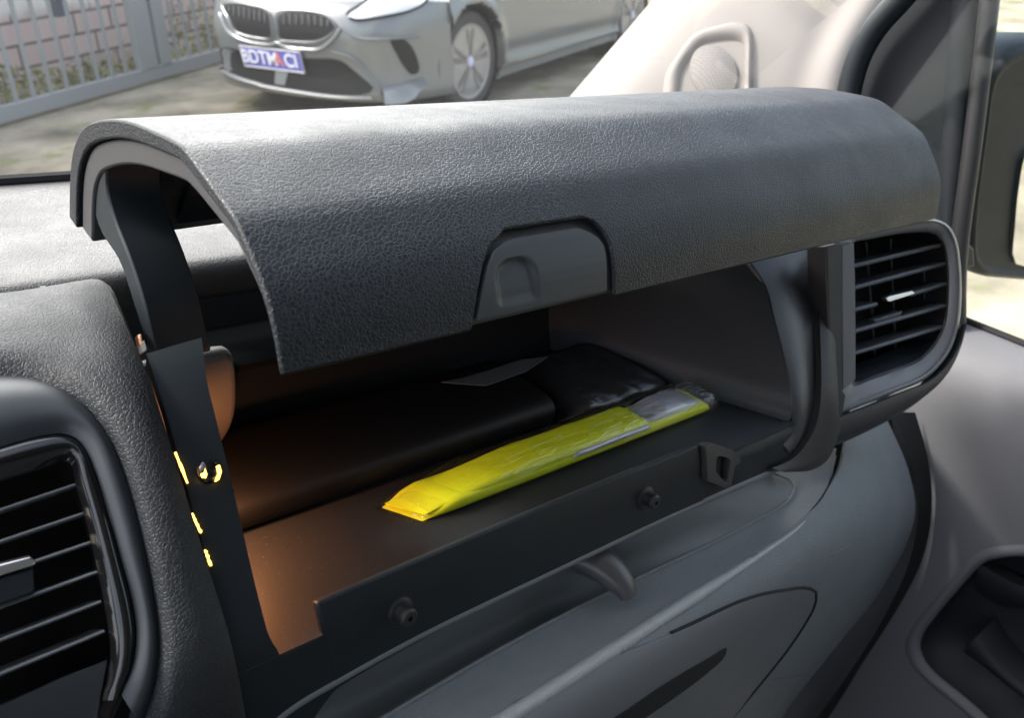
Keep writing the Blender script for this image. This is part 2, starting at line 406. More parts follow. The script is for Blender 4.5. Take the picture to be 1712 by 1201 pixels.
# dark throat behind the slats
_fn = np.array([0, .67, -.74])
thr = [FS.hit(*p, -.002) for p in cr([(-150, 770), (0, 752), (100, 726), (150, 765), (175, 830), (205, 950), (225, 1040), (225, 1110), (195, 1200), (100, 1330), (-150, 1480)], 50)]
grid_shell('vent_throat', [[p + _fn * d for d in (0, .02, .045)] for p in thr], 0, DEEP, cv, out=thr[25] + _fn * .02 + np.array([-.1, 0, 0]))
prism('vent_back', [p + _fn * .044 for p in thr], _fn * .003, DEEP, cv)
for a, b in [((-60, 866), (134, 801)), ((-60, 921), (149, 851)), ((-60, 976), (160, 901)), ((-60, 1036), (170, 953)), ((-60, 1096), (177, 1005)), ((-60, 1156), (183, 1056))]:
    pts = [FS.hit(a[0] + (b[0] - a[0]) * k / 8, a[1] + (b[1] - a[1]) * k / 8, -.008) for k in range(9)]
    V = []; F = []
    nn = np.array([0, .62, -.50])                     # slat blade depth direction
    up = np.array([0, .42, .9])
    for q in pts:
        for (s, h) in ((0, -.0007), (-.0006, 0), (0, .0007), (.012, .0009), (.022, .0006), (.022, -.0006), (.012, -.0009)):
            V.append(q + nn / np.linalg.norm(nn) * s + up * h)
    for k in range(8):
        for j in range(7): F.append((k * 7 + j, k * 7 + (j + 1) % 7, (k + 1) * 7 + (j + 1) % 7, (k + 1) * 7 + j))
    F += [tuple(range(7)), tuple(range(56, 63))]
    mk('slat', V, F, SLAT, cv)
prism('vent_tab', [FS.hit(*p, -.004) for p in [(-60, 962), (0, 942), (55, 928), (63, 938), (62, 943), (0, 962), (-60, 982)]], np.array([0, .004, -.002]), SILVER, cv, bevel=.0006)
prism('tab_grip', [FS.hit(*p, -.0055) for p in [(-60, 984), (0, 964), (61, 945), (63, 985), (58, 992), (0, 1012), (-60, 1030)]], np.array([0, .006, -.003]), MATTE, cv, bevel=.001)
Gd = sheet_grid([(-140, 1245), (-60, 1205), (0, 1186), (60, 1160), (120, 1132), (170, 1112), (186, 1105)], [(-140, 1420), (-60, 1400), (0, 1380), (60, 1350), (110, 1320), (145, 1270), (165, 1220)], FS, 30, 8, lambda u, v: -.006 + .003 * v)
grid_shell('vent_lower_blade', Gd, .004, SATIN, cv)

# ================================================================== GLOVEBOX
gb = thing('glovebox', (.2, .09, -.17), 'open dashboard glovebox with grained grey lid raised over a lit black compartment', 'glovebox')
LP = [(.218, -.015), (.214, .002), (.206, .021), (.190, .037), (.165, .0475), (.134, .0548), (.103, .0580), (.0805, .05915), (.0765, .0584), (.056, .0520), (.037, .0456), (.0345, .0444), (.031, .0416), (.0155, .0285), (.0065, .0160), (.0, .0)]
RP = [(.213, .003), (.209, .019), (.202, .035), (.187, .049), (.162, .0585), (.131, .0660), (.100, .0708), (.063, .0722), (.058, .0711), (.042, .0650), (.026, .0590), (.0235, .0576), (.0205, .0546), (.0035, .0340), (-.0015, .0210), (-.0035, .0055)]
NS = 64
lp, rp = cr(LP, NS), cr(RP, NS)
sp = np.linspace(0, 1, NS)
def lid_pt(x, s, off=0.0):
    k = x / .5; i = min(int(s * (NS - 1)), NS - 2); f = s * (NS - 1) - i
    q = (lp[i] * (1 - f) + lp[i + 1] * f) * (1 - k) + (rp[i] * (1 - f) + rp[i + 1] * f) * k
    d = (lp[i + 1] - lp[i]) * (1 - k) + (rp[i + 1] - rp[i]) * k; d = d / np.linalg.norm(d)
    nrm = np.array([-d[1], d[0]])           # towards the underside
    return np.array([x, q[0] + nrm[0] * off, q[1] + nrm[1] * off])
LIDS = Surf([[lid_pt(x, s) for s in np.linspace(0, 1.08, 80)] for x in np.linspace(0, .5, 12)])
def lid_xs(px, py):
    h = LIDS.hit(px, py); best = min(np.linspace(0, 1.05, 800), key=lambda s: np.linalg.norm(lid_pt(h[0], s)[1:] - h[1:])); return h[0], best
nl = [lid_xs(*p) for p in [(789, 556), (795, 520), (801, 480), (808, 446), (818, 415), (831, 397), (846, 386)]]
nr_ = [lid_xs(*p) for p in [(1027, 495), (1026, 470), (1024, 430), (1020, 408), (1008, 384), (990, 368), (968, 360)]]
s_top = (nl[-1][1] + nr_[-1][1]) / 2
def edge_x(tab, s):
    t = sorted([(b, a) for a, b in tab]); return float(np.interp(s, [q[0] for q in t], [q[1] for q in t]))
srow = sorted(set(list(np.linspace(0, s_top, 44)) + list(np.linspace(s_top, 1, 20))))
xa, xb, xc = np.linspace(0, 1, 26), np.linspace(0, 1, 12), np.linspace(0, 1, 36)
Gd = []; xt_l, xt_r = edge_x(nl, s_top), edge_x(nr_, s_top)
cols = [('a', t) for t in xa] + [('b', t) for t in xb[1:]] + [('c', t) for t in xc[1:]]
def end_bulge(s): return 0.0
for kk, t in cols:
    row = []
    for s in srow:
        xl, xr = (edge_x(nl, s), edge_x(nr_, s)) if s >= s_top else (xt_l, xt_r)
        x = {'a': xl * t, 'b': xl + (xr - xl) * t, 'c': xr + (.5 - xr) * t}[kk]
        row.append(lid_pt(x, s))
    Gd.append(row)
ia, ib = len(xa) - 1, len(xa) + len(xb) - 2
def lid_thk(i, j):
    s = srow[j]; return .0085 * (1 - s) ** .8 + .0022
lid = grid_shell('lid', Gd, lid_thk, LID, gb, keep=lambda i, j: not (ia <= i < ib and srow[j] >= s_top - 1e-9), out=(.25, -.3, .6), sharp=50, bevel=.0012, segs=2)
lid['label'] = 'grained dark grey lid swung up over the compartment'
# inner liner shell under the skin
def liner_grid(x0, x1, w0, n=30):
    return [[lid_pt(x, s, lid_thk(0, int(np.argmin(abs(np.array(srow) - s)))) + w0) for s in np.linspace(0.0, .995, 50)] for x in np.linspace(x0, x1, n)]
Gd = liner_grid(.0025, .4975, .0004)
grid_shell('lid_liner', Gd, lambda i, j: .0025 + .0115 * (1 - j / 49) ** .7, LINER, lid, out=(.25, -.3, .6), sharp=50, bevel=.0015)
# inner back panel of the lid
grid_shell('lid_inner_panel', [[lid_pt(x, s, .022 + .01 * math.sin(math.pi * (s - .02) / .6)) for s in np.linspace(.02, .62, 24)] for x in np.linspace(.045, .47, 10)], .004, MATTE, lid, out=(.25, -.3, .6))
# latch button
bl = [lid_xs(*p) for p in [(797, 539), (803, 508), (809, 478), (816, 446), (826, 420), (842, 405), (864, 397)]]
br = [lid_xs(*p) for p in [(1014, 488), (1014, 466), (1013, 432), (1010, 413), (1000, 398), (985, 388), (966, 382)]]
sb = (bl[-1][1] + br[-1][1]) / 2
bc = (lid_xs(866, 480)); bx = (lid_xs(836, 500)[0], lid_xs(897, 480)[0]); bs = (lid_xs(868, 432)[1], lid_xs(866, 505)[1])
Gd = []
for t in np.linspace(0, 1, 60):
    row = []
    for s in np.linspace(sb, min(.985, bl[0][1]), 40):
        x = edge_x(bl, s) * (1 - t) + edge_x(br, s) * t
        # thumb dimple: rounded top, square bottom
        u = (x - (bx[0] + bx[1]) / 2) / ((bx[1] - bx[0]) / 2); v = (s - bs[0]) / (bs[1] - bs[0])
        vv = max(0, .5 - v) * 2; rr = (abs(u) ** 2.6 + vv ** 2.6) ** (1 / 2.6) if v < .5 else abs(u)
        k = max(0, min(1, (1.12 - rr) / .25)); k = k * k * (3 - 2 * k); kb = max(0, min(1, (1.08 - v) / .22)); kb = kb * kb * (3 - 2 * kb)
        row.append(lid_pt(x, s, -.0002 + .0024 * k * kb * (.55 + .45 * (1 - v))))
    Gd.append(row)
grid_shell('latch_button', Gd, .005, plastic('latch_plastic', (.050, .055, .060), .42, 1800, .12, .0001), lid, out=(.25, -.3, .3), sharp=60, bevel=.0014, segs=3)
# hinge arms (goosenecks)
def arm(x0, x1, shift=0.0):
    fr = [P(q[0], q[1], 'x', .004) for q in [(178, 262), (178, 318), (190, 365), (215, 430), (238, 500), (252, 560), (263, 602)]]
    bk = [P(q[0], q[1], 'x', .004) for q in [(164, 268), (160, 330), (172, 378), (205, 440), (228, 510), (248, 575), (262, 606)]]
    fr = cr(fr, 24); bk = cr(bk, 24); V = []; F = []
    for f, b in zip(fr, bk):
        b = b + (b - f) * .35
        for q, x in ((f, x0), (f, x1), (b, x1), (b, x0)): V.append((x, q[1] + shift, q[2]))
    for k in range(23):
        for j in range(4): F.append((k * 4 + j, k * 4 + (j + 1) % 4, k * 4 + 4 + (j + 1) % 4, k * 4 + 4 + j))
    F += [(0, 1, 2, 3), (92, 93, 94, 95)]
    mk('hinge_arm', V, F, MATTE, lid, bevel=.0012)
xr_arm = .004
for _ in range(60):                          # width of the arm from its far front corner in the photo
    q = P(334, 577, 'x', xr_arm)
    if q[1] < P(263, 602, 'x', .004)[1]: break
    xr_arm += .001
arm(.004, .030); arm(.455, .478)

# frame: jamb, lower left corner
jl = [(244, 601), (262, 655), (285, 730), (308, 815), (330, 895), (352, 980), (372, 1055), (392, 1130), (410, 1200), (420, 1260)]
jr = [(337, 574), (343, 640), (358, 705), (376, 780), (396, 865), (413, 940), (430, 1010), (445, 1062), (462, 1090), (472, 1150), (486, 1240)]
Gd = sheet_grid(jl, jr, FS, 60, 10, lambda u, v: .003)
grid_shell('box_frame', Gd, .006, MATTE, gb, sharp=60)
Gd = sheet_grid([(462, 1090), (474, 1090), (500, 1079), (528, 1062), (545, 1046), (562, 1033)], [(486, 1240), (494, 1232), (510, 1210), (530, 1180), (552, 1152), (580, 1128)], FS, 30, 10, lambda u, v: .003)
grid_shell('frame_corner', Gd, .008, MATTE, gb, sharp=60)
# lip
lt = [(522, 1008), (560, 991), (700, 932), (900, 848), (1100, 767), (1160, 743)]
lb = [(556, 1150), (590, 1128), (720, 1056), (920, 955), (1110, 866), (1172, 838)]
Gd = sheet_grid(lt, lb, FS, 70, 10, lambda u, v: .004 - .001 * v)
grid_shell('latch_rail', Gd, .005, MATTE, gb, bevel=.0012)
lt = [(1160, 746), (1200, 752), (1240, 742), (1280, 724), (1320, 704)]
lb = [(1170, 840), (1200, 826), (1240, 806), (1280, 788), (1325, 768)]
Gd = sheet_grid(lt, lb, FS, 30, 10, lambda u, v: .0025 - .004 * max(0, .25 - v) / .25)
grid_shell('rail_end', Gd, .006, MATTE, gb, bevel=.001)
# striker block with a hole
so = [(1163, 743), (1172, 738), (1218, 751), (1222, 765), (1212, 772), (1206, 805), (1196, 808), (1166, 797)]
si = [(1181, 763), (1184, 757), (1200, 759), (1204, 764), (1202, 775), (1200, 796), (1196, 800), (1180, 781)]
n = len(so); A = hitall(FS, so, .008); B = hitall(FS, si, .008); C = hitall(FS, si, -.004); D = hitall(FS, so, .001)
V = A + B + C + D; F = []
for i in range(n):
    j = (i + 1) % n
    F += [(i, j, n + j, n + i), (n + i, n + j, 2 * n + j, 2 * n + i), (i, 3 * n + i, 3 * n + j, j)]
F.append(tuple(range(2 * n, 3 * n)))
mk('latch_striker', V, F, plastic('striker_plastic', (.045, .043, .043), .45), gb, bevel=.0005)
prism('striker_slot', [FS.hit(*(np.array(p) * .9 + np.array([1192, 778]) * .1), .0035) for p in si], (0, .002, 0), DEEP, gb)
# rubber bumpers
def bumper(px, py, s=1.0):
    c = FS.hit(px, py, .003); c2 = FS.hit(px, py, .02); ax = c2 - c; ax = ax / np.linalg.norm(ax)
    lathe('bumper_seat', [(.0082 * s, -.002), (.0082 * s, .0004), (.0078 * s, .0006)], c, ax, DEEP, gb)
    lathe('rubber_bumper', [(.0068 * s, -.001), (.0068 * s, .0006), (.0058 * s, .0014), (.0044 * s, .0016), (.0042 * s, .005), (.0046 * s, .0056), (.0046 * s, .0075), (.0036 * s, .0086), (.0014 * s, .0088), (.0012 * s, .006)], c, ax, RUBBER, gb)
bumper(662, 1016); bumper(1072, 829, 1.0)
c = FS.hit(345, 792, .0025); ax = FS.hit(345, 792, .02) - c; ax /= np.linalg.norm(ax)
lathe('frame_stud', [(.0052, -.002), (.0052, .0008), (.0046, .0022), (.0028, .0034), (.0006, .0038)], c, ax, GLOSS, gb)['label'] = 'glossy black stud on the lamp-side frame'

for pts_, m_ in (([(229, 548), (236, 545), (240, 562), (233, 566)], principled('copper_contact', (.60, .28, .14), .35, .5, .7)), ([(232, 560), (242, 556), (247, 572), (238, 578)], principled('white_connector', (.55, .48, .42), .5))):
    prism('wire_connector', [FS.hit(p[0], p[1], -.004) for p in pts_], (0, .004, -.003), m_, gb, bevel=.0006)
# compartment
def wall(name, pts, mat=BOXIN, thk=.003, nu=24, nv=16, out=(.2, .08, -.08)):
    a, b, c_, d = [np.array(p) for p in pts]
    Gd = [[(a * (1 - v) + b * v) * (1 - u) + (d * (1 - v) + c_ * v) * u for v in np.linspace(0, 1, nv)] for u in np.linspace(0, 1, nu)]
    return grid_shell(name, Gd, thk, mat, gb, out=out)
FZ = -.136
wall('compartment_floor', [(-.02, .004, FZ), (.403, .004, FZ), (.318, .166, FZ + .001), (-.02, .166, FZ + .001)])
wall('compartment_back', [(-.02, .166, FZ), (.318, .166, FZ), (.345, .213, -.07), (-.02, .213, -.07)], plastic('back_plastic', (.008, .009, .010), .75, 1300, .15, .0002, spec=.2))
wall('compartment_light_blocker', [(-.02, .2195, -.091), (.345, .2195, -.091), (.375, .122, -.068), (-.016, .122, -.068)], principled('blocker_black', (.0035, .004, .0045), 1.0, 0.0))  # added to stop sky light falling in; blackened so it stays dark
# right wall and front reveal
rw = [FS.hit(*p, .001) for p in [(1265, 438), (1277, 480), (1290, 530), (1304, 585), (1314, 630), (1320, 670), (1320, 698), (1316, 706)]]
rb = [(.352, .214, -.05), (.346, .212, -.067), (.340, .204, -.08), (.334, .194, -.095), (.328, .185, -.108), (.323, .177, -.12), (.319, .168, -.132), (.318, .166, -.136)]
loft('compartment_side', [rw, [np.array(r) * .5 + np.array(b) * .5 for r, b in zip(rw, rb)], rb], 30, 16, BOXIN, gb, thk=.003)
re_l = [(1250, 438), (1277, 480), (1290, 530), (1304, 585), (1314, 630), (1320, 670), (1321, 700), (1318, 720), (1300, 740)]
re_r = [(1365, 410), (1362, 470), (1361, 530), (1361, 590), (1361, 640), (1358, 680), (1350, 715), (1335, 745), (1318, 768)]
Gd = sheet_grid(re_l, re_r, FS, 40, 12, lambda u, v: .001 + .004 * math.sin(math.pi * min(1, v * 1.2)) * .8)
grid_shell('box_frame', Gd, .004, plastic('frame_end_plastic', (.042, .045, .048), .4, 1500, .12, .0001), gb, bevel=.0015)
# left wall and its rounded housing
wall('compartment_side', [(-.014, .02, FZ), (-.014, .168, FZ), (-.014, .218, -.05), (-.014, .08, -.05)])
hp = [P(q[0], q[1], 'x', .040) for q in cr([(346, 600), (360, 580), (382, 578), (394, 605), (398, 650), (395, 695), (384, 725), (366, 746), (352, 735), (346, 680)], 36, True)]
prism('lamp_housing', hp, (-.05, 0, 0), plastic('housing_plastic', (.040, .038, .036), .5), gb, bevel=.004, segs=4)
# the glovebox lamp; glowing strips imitate its light leaking through the frame gap
lo = np.array([.000, .088, -.115])
lathe('lamp_lens_and_glow', [(.001, -.004), (.004, -.003), (.005, 0), (.004, .003), (.001, .004)], P(348, 835, 'x', -.004), (1, 0, 0), LAMPGLOW, gb)
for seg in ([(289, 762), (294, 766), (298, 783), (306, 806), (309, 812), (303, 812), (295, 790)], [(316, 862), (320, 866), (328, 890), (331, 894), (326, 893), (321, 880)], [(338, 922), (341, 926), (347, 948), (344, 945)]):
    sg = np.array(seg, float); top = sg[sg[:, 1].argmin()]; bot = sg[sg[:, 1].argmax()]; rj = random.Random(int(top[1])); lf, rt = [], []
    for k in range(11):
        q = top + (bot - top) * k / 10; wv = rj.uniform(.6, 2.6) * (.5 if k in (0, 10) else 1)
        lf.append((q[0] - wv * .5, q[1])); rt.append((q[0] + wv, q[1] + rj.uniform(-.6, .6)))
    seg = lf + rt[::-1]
    prism('lamp_lens_and_glow', [FS.hit(p[0], p[1], .0045) for p in seg], (0, .0012, -.001), LAMPGLOW, gb)
for seg in ([(329, 800), (334, 797), (336, 790), (339, 800), (337, 806), (332, 806)], [(354, 787), (360, 785), (363, 795), (359, 808), (353, 812), (357, 800)]):  # glowing crescents painted in for the warm lamp light beside the stud
    prism('lamp_lens_and_glow', [FS.hit(p[0], p[1], .0062) for p in seg], (0, .001, -.0005), LAMPGLOW, gb)
L0 = P(356, 835, 'x', .006)
box('lamp_light_blocker', tuple(L0 + np.array([-.020, -.012, .0095])), tuple(L0 + np.array([.004, .014, .0115])), MATTE, gb)  # unseen plate added to keep lamp light off the arm and housing top
pl = bpy.data.lights.new('glovebox_lamp', 'POINT'); plo = bpy.data.objects.new('glovebox_lamp', pl); COL.objects.link(plo)
pl.energy = .16; pl.color = (1.0, .38, .15); pl.shadow_soft_size = .006; plo.location = van2world(P(356, 835, 'x', .006)); plo.parent = None

# ---------------- the contents
YEL = principled('fluorescent_fabric', (.88, .95, .02), .55, .3); BAG = clear('bag_film', (.99, .99, .99), .09, .07, graze=.6)
_c = coord(BAG); _m = N(BAG, 'ShaderNodeMapping'); _m.inputs['Scale'].default_value = (25, 190, 190); L(BAG, _c, _m.inputs[0])
_w = N(BAG, 'ShaderNodeTexNoise'); _w.inputs['Scale'].default_value = 1.0; _w.inputs['Detail'].default_value = 3; _w.inputs['Distortion'].default_value = 1.5; L(BAG, _m.outputs[0], _w.inputs['Vector'])
_b = N(BAG, 'ShaderNodeBump'); _b.inputs['Strength'].default_value = .7; _b.inputs['Distance'].default_value = .004; L(BAG, _w.outputs[0], _b.inputs['Height'])
L(BAG, _b.outputs[0], [n for n in BAG.node_tree.nodes if n.type == 'BSDF_GLOSSY'][0].inputs['Normal'])
_c = coord(YEL); _w = N(YEL, 'ShaderNodeTexNoise'); _w.inputs['Scale'].default_value = 120; L(YEL, _c, _w.inputs['Vector'])
_b = N(YEL, 'ShaderNodeBump'); _b.inputs['Strength'].default_value = .4; _b.inputs['Distance'].default_value = .001; L(YEL, _w.outputs[0], _b.inputs['Height']); L(YEL, _b.outputs[0], bsdf(YEL).inputs['Normal'])
TAPE = principled('reflective_tape', (.55, .55, .57), .3, .6, .25)
vest = thing('hi_vis_vest', (.23, .06, FZ), 'folded fluorescent yellow safety vest in a clear plastic bag', 'vest')
def pillow(x0, x1, y0, y1, z0, z1, n=60, m=28, e=.35, taper=.02, wob=0.0, drop=0.0, seed=1, shear=0.0, lead=0.0):
    rnd = random.Random(seed); ph = [rnd.uniform(0, 6) for _ in range(6)]
    Gd = []
    for i in range(n):
        t = i / (n - 1); x = x0 + (x1 - x0) * t
        k = min(1, (min(t, 1 - t) * (x1 - x0) / taper) ** .5) if taper else 1; k = max(k * (min(1, t * (x1 - x0) / lead) ** .6 if lead else 1), .04)
        row = []
        for j in range(m):
            a = 2 * math.pi * j / (m - 1); ca, sa = math.cos(a), math.sin(a)
            yy = (y0 + y1) / 2 + (y1 - y0) / 2 * math.copysign(abs(ca) ** e, ca) * (.75 + .25 * k)
            h = (z1 - z0) / 2 * k
            zz = z0 + h + h * math.copysign(abs(sa) ** .8, sa)
            wv = wob * (math.sin(x * 160 + ph[0] + yy * 70) + .6 * math.sin(x * 310 + yy * 190 + ph[1])) * (1 if sa > 0 else 0)
            row.append(np.array([x + shear * (yy - y0) / (y1 - y0) * (1 - t) ** 2, yy, zz + wv]))
        Gd.append(row)
    return Gd
def tube_mesh(name, Gd, mat, parent=None, **kw):
    A = np.array(Gd); n, m = A.shape[:2]; V = list(A.reshape(-1, 3)); F = [(i * m + j, (i + 1) * m + j, (i + 1) * m + j + 1, i * m + j + 1) for i in range(n - 1) for j in range(m - 1)]
    F += [tuple(range(m - 1)), tuple(range((n - 1) * m, n * m - 1))]
    return mk(name, V, F, mat, parent, **kw)
tube_mesh('folded_fabric', pillow(.112, .360, .043, .070, FZ, FZ + .0090, taper=.012, wob=.0001, shear=-.016, lead=.02, seed=3), YEL, vest)
tube_mesh('folded_fabric', pillow(.113, .294, .0437, .068, FZ + .0036, FZ + .0140, taper=.012, wob=.00015, shear=-.016, lead=.07, seed=5), YEL, vest)
tube_mesh('reflective_strip', pillow(.288, .348, .0450, .067, FZ + .0066, FZ + .0136, taper=.02, wob=.0003, seed=6), TAPE, vest)
tube_mesh('reflective_strip', pillow(.218, .290, .0417, .058, FZ + .0058, FZ + .0104, taper=.004, wob=.0001, seed=8), TAPE, vest)
tube_mesh('plastic_bag', pillow(.108, .367, .0408, .0715, FZ - .0, FZ + .0152, n=110, taper=.012, wob=.0002, shear=-.016, lead=.05, seed=9), BAG, vest)

BLK = principled('black_vinyl', (.006, .0065, .007), .5, .25)
fold = mk('document_wallet', *(lambda Gd: (lambda A: (list(A.reshape(-1, 3)), [(i * A.shape[1] + j, (i + 1) * A.shape[1] + j, (i + 1) * A.shape[1] + j + 1, i * A.shape[1] + j + 1) for i in range(A.shape[0] - 1) for j in range(A.shape[1] - 1)] + [tuple(range(A.shape[1] - 1)), tuple(range((A.shape[0] - 1) * A.shape[1], A.shape[0] * A.shape[1] - 1))]))(np.array(Gd)))(pillow(.014, .243, .080, .150, FZ + .0005, FZ + .022, n=40, m=40, e=.3, taper=.003)), BLK)
setp(fold, 'thick black document wallet lying behind the yellow vest', 'wallet')
CRK = principled('black_polythene', (.03, .03, .032), .32, .6); _c = coord(CRK)
_m = N(CRK, 'ShaderNodeMapping'); _m.inputs['Scale'].default_value = (45, 110, 60); L(CRK, _c, _m.inputs[0])
_w = N(CRK, 'ShaderNodeTexNoise'); _w.inputs['Scale'].default_value = 1.0; _w.inputs['Detail'].default_value = 4; L(CRK, _m.outputs[0], _w.inputs['Vector'])
_b = N(CRK, 'ShaderNodeBump'); _b.inputs['Strength'].default_value = .45; _b.inputs['Distance'].default_value = .004; L(CRK, _w.outputs[0], _b.inputs['Height']); L(CRK, _b.outputs[0], bsdf(CRK).inputs['Normal'])
tm = tube_mesh('plastic_pouch', pillow(.245, .356, .076, .150, FZ + .0005, FZ + .0135, n=40, taper=.02, wob=.001, seed=12), CRK)
setp(tm, 'creased black plastic pouch lying between the yellow vest and the back wall', 'pouch')
pg = [P(px, py, 'z', FZ + .0232) for px, py in [(738, 640), (772, 634), (812, 622), (870, 603), (915, 598), (880, 622), (812, 646), (770, 643)]]
pm = prism('paper_sheet', pg, (0, 0, .0006), principled('grey_paper', (.075, .082, .086), .8))
setp(pm, 'loose pale paper sheet whose corner sticks out above the black wallet', 'paper')

# ================================================================== DASH, lower and right parts
# ledge under the lip, tray, shelf, front panel
def ext(prof, x0, x1, n=40, bend=None):
    pf = cr(prof, 26); return [[np.array([x, q[0] + (bend(x) if bend else 0), q[1]]) for q in pf] for x in np.linspace(x0, x1, n)]
ledge = [(412, 1240), (480, 1182), (560, 1134), (700, 1058), (930, 948), (1100, 868), (1280, 789), (1320, 771)]
tube('ledge_bead', hitall(FS, cr(ledge, 50), .001), .0028, SHELF, dash, flat=1.0)
tr_edge = [(560, 1250), (640, 1203), (830, 1091), (1000, 1001), (1200, 905), (1290, 857), (1318, 838), (1329, 822), (1322, 806), (1290, 792)]
te = [P(*p, 'z', -.2) for p in cr(tr_edge, 60)]
le = [h for h in hitall(FS, cr([(400, 1260), (480, 1186), (560, 1138), (700, 1062), (930, 952), (1100, 872), (1220, 818), (1270, 796), (1284, 792), (1288, 791)], 60), .0)]
Gd = []
for i_, (a, b) in enumerate(zip(le, te)):
    mid1 = np.array([a[0] * .9 + b[0] * .1, a[1] + .014, -.184]); mid2 = np.array([a[0] * .5 + b[0] * .5, max(a[1], b[1]) + .017, -.2105]); mid3 = np.array([a[0] * .15 + b[0] * .85, b[1] + .008, -.2105])
    if i_ > 34:
        f = min(1, (i_ - 34) / 17.0); lin = [a * (1 - k) + b * k for k in (.25, .5, .8)]
        mid1, mid2, mid3 = [m_ * (1 - f) + l_ * f for m_, l_ in zip((mid1, mid2, mid3), lin)]
    Gd.append(cr([a, mid1, mid2, mid3, b], 20))
grid_shell('storage_tray', Gd, .002, SHELF, dash, out=(.2, -.1, 0))
tube('tray_edge', [p + np.array([0, 0, .0004]) for p in te], .0013, LOWER, dash, sides=8)
st_edge = [(700, 1282), (827, 1203), (1000, 1093), (1150, 997), (1281, 913), (1330, 878), (1362, 845), (1382, 815), (1393, 785), (1399, 762)]
se = [P(*p, 'z', -.2 if i < 34 else -.2 + .0 * i) for i, p in enumerate(cr(st_edge, 60))]
Gd = [[a * (1 - k) + b * k + np.array([0, 0, -.0012 * math.sin(math.pi * k)]) for k in np.linspace(0, 1, 8)] for a, b in zip(te, se)]
grid_shell('tray_rim', Gd, .003, LOWER, dash, out=(.2, -.1, .3))
tube('edge_highlight_bead', [p + np.array([0, -.002, -.0022]) for p in se[:52]], [.0042] * 36 + list(np.linspace(.0042, .001, 16)), leather('bead_highlight_leather', (.34, .36, .36), .30, 560, .5, .0003, spec=.8), dash, sides=14)  # paler than the panel: the edge highlight is put into its colour
# upper right filler of the shelf behind the brown strip
sh2 = [P(*p, 'z', -.199) for p in [(1270, 770), (1400, 745), (1394, 790), (1356, 836), (1292, 842)]]
prism('shelf_end', [(p[0], p[1], -.2015) for p in sh2], (0, 0, -.004), SHELF, dash)

secs = [(-.40, [(-.034, -.2), (-.040, -.2025), (-.047, -.211), (-.050, -.23), (-.049, -.27), (-.042, -.35), (-.02, -.50), (0, -.62)]),
        (-.06, [(-.034, -.2), (-.040, -.2025), (-.047, -.211), (-.050, -.23), (-.049, -.27), (-.042, -.35), (-.02, -.50), (0, -.62)]),
        (.10, [(-.034, -.2), (-.040, -.2025), (-.047, -.211), (-.050, -.23), (-.049, -.27), (-.042, -.35), (-.02, -.50), (0, -.62)]),
        (.25, [(-.031, -.2), (-.037, -.2025), (-.045, -.211), (-.049, -.23), (-.048, -.27), (-.041, -.35), (-.02, -.50), (0, -.62)]),
        (.36, [(-.028, -.2), (-.034, -.2025), (-.043, -.211), (-.048, -.23), (-.047, -.27), (-.04, -.35), (-.018, -.50), (0, -.62)]),
        (.43, [(-.022, -.2), (-.027, -.202), (-.037, -.210), (-.045, -.23), (-.047, -.27), (-.04, -.36), (-.015, -.51), (.002, -.63)]),
        (.49, [(-.004, -.197), (-.010, -.199), (-.022, -.207), (-.038, -.228), (-.045, -.265), (-.04, -.36), (-.012, -.52), (.005, -.64)]),
        (.56, [(.030, -.190), (.020, -.193), (.0, -.206), (-.024, -.232), (-.037, -.268), (-.036, -.36), (-.005, -.53), (.01, -.65)]),
        (.62, [(.055, -.192), (.040, -.198), (.016, -.215), (-.010, -.243), (-.028, -.280), (-.028, -.37), (.008, -.54), (.02, -.66)]),
        (.655, [(.062, -.197), (.046, -.208), (.022, -.230), (-.004, -.258), (-.024, -.295), (-.022, -.385), (.018, -.55), (.03, -.67)]),
        (.662, [(.066, -.200), (.050, -.213), (.027, -.236), (.002, -.265), (-.016, -.300), (-.014, -.388), (.024, -.55), (.04, -.67)])]
rows = [cr([(y, z) for y, z in s[1]], 60) for s in secs]
xs = np.array([s[0] for s in secs]); xx = np.r_[-.40, -.25, -.12, np.linspace(-.06, .36, 24), np.linspace(.37, .662, 40)]
Gl = []
for x in xx:
    Gl.append([np.array([x, np.interp(x, xs, [r[k][0] for r in rows]), np.interp(x, xs, [r[k][1] for r in rows])]) for k in range(60)])
# smooth along x
A = np.array(Gl)
for _ in range(3): A[1:-1, :, 1:] = (A[:-2, :, 1:] + 2 * A[1:-1, :, 1:] + A[2:, :, 1:]) / 4
grid_shell('lower_panel', A, .004, LOWER, dash, out=(.2, -1, .5), sharp=60)
LS = Surf(A)
# pull-out ashtray / drawer front with its dark finger gap
dr = [(800, 1215), (900, 1163), (1000, 1112), (1130, 1058), (1250, 1003), (1310, 989), (1345, 985), (1360, 990), (1360, 1008), (1345, 1038), (1310, 1090), (1262, 1150), (1200, 1225), (1100, 1270), (900, 1270), (800, 1250)]
patch('drawer_front', dr, LS, .0012, .003, plastic('drawer_plastic', (.145, .152, .16), .5, 1100, .3, .0003), dash, n=80, rings=10, bevel=.0012)
patch('finger_gap', [(1000, 1222), (1060, 1175), (1120, 1135), (1180, 1100), (1212, 1082), (1206, 1098), (1180, 1122), (1130, 1160), (1070, 1201), (1020, 1235)], LS, .002, .001, DEEP, dash, n=50)
gapc = cr([(1120, 1060), (1250, 1001), (1310, 987), (1347, 983), (1363, 989), (1362, 1010), (1347, 1040), (1312, 1092), (1262, 1154), (1200, 1230)], 50)
tube('drawer_seam', hitall(LS, gapc, .0004), .0011, DEEP, dash, sides=6)
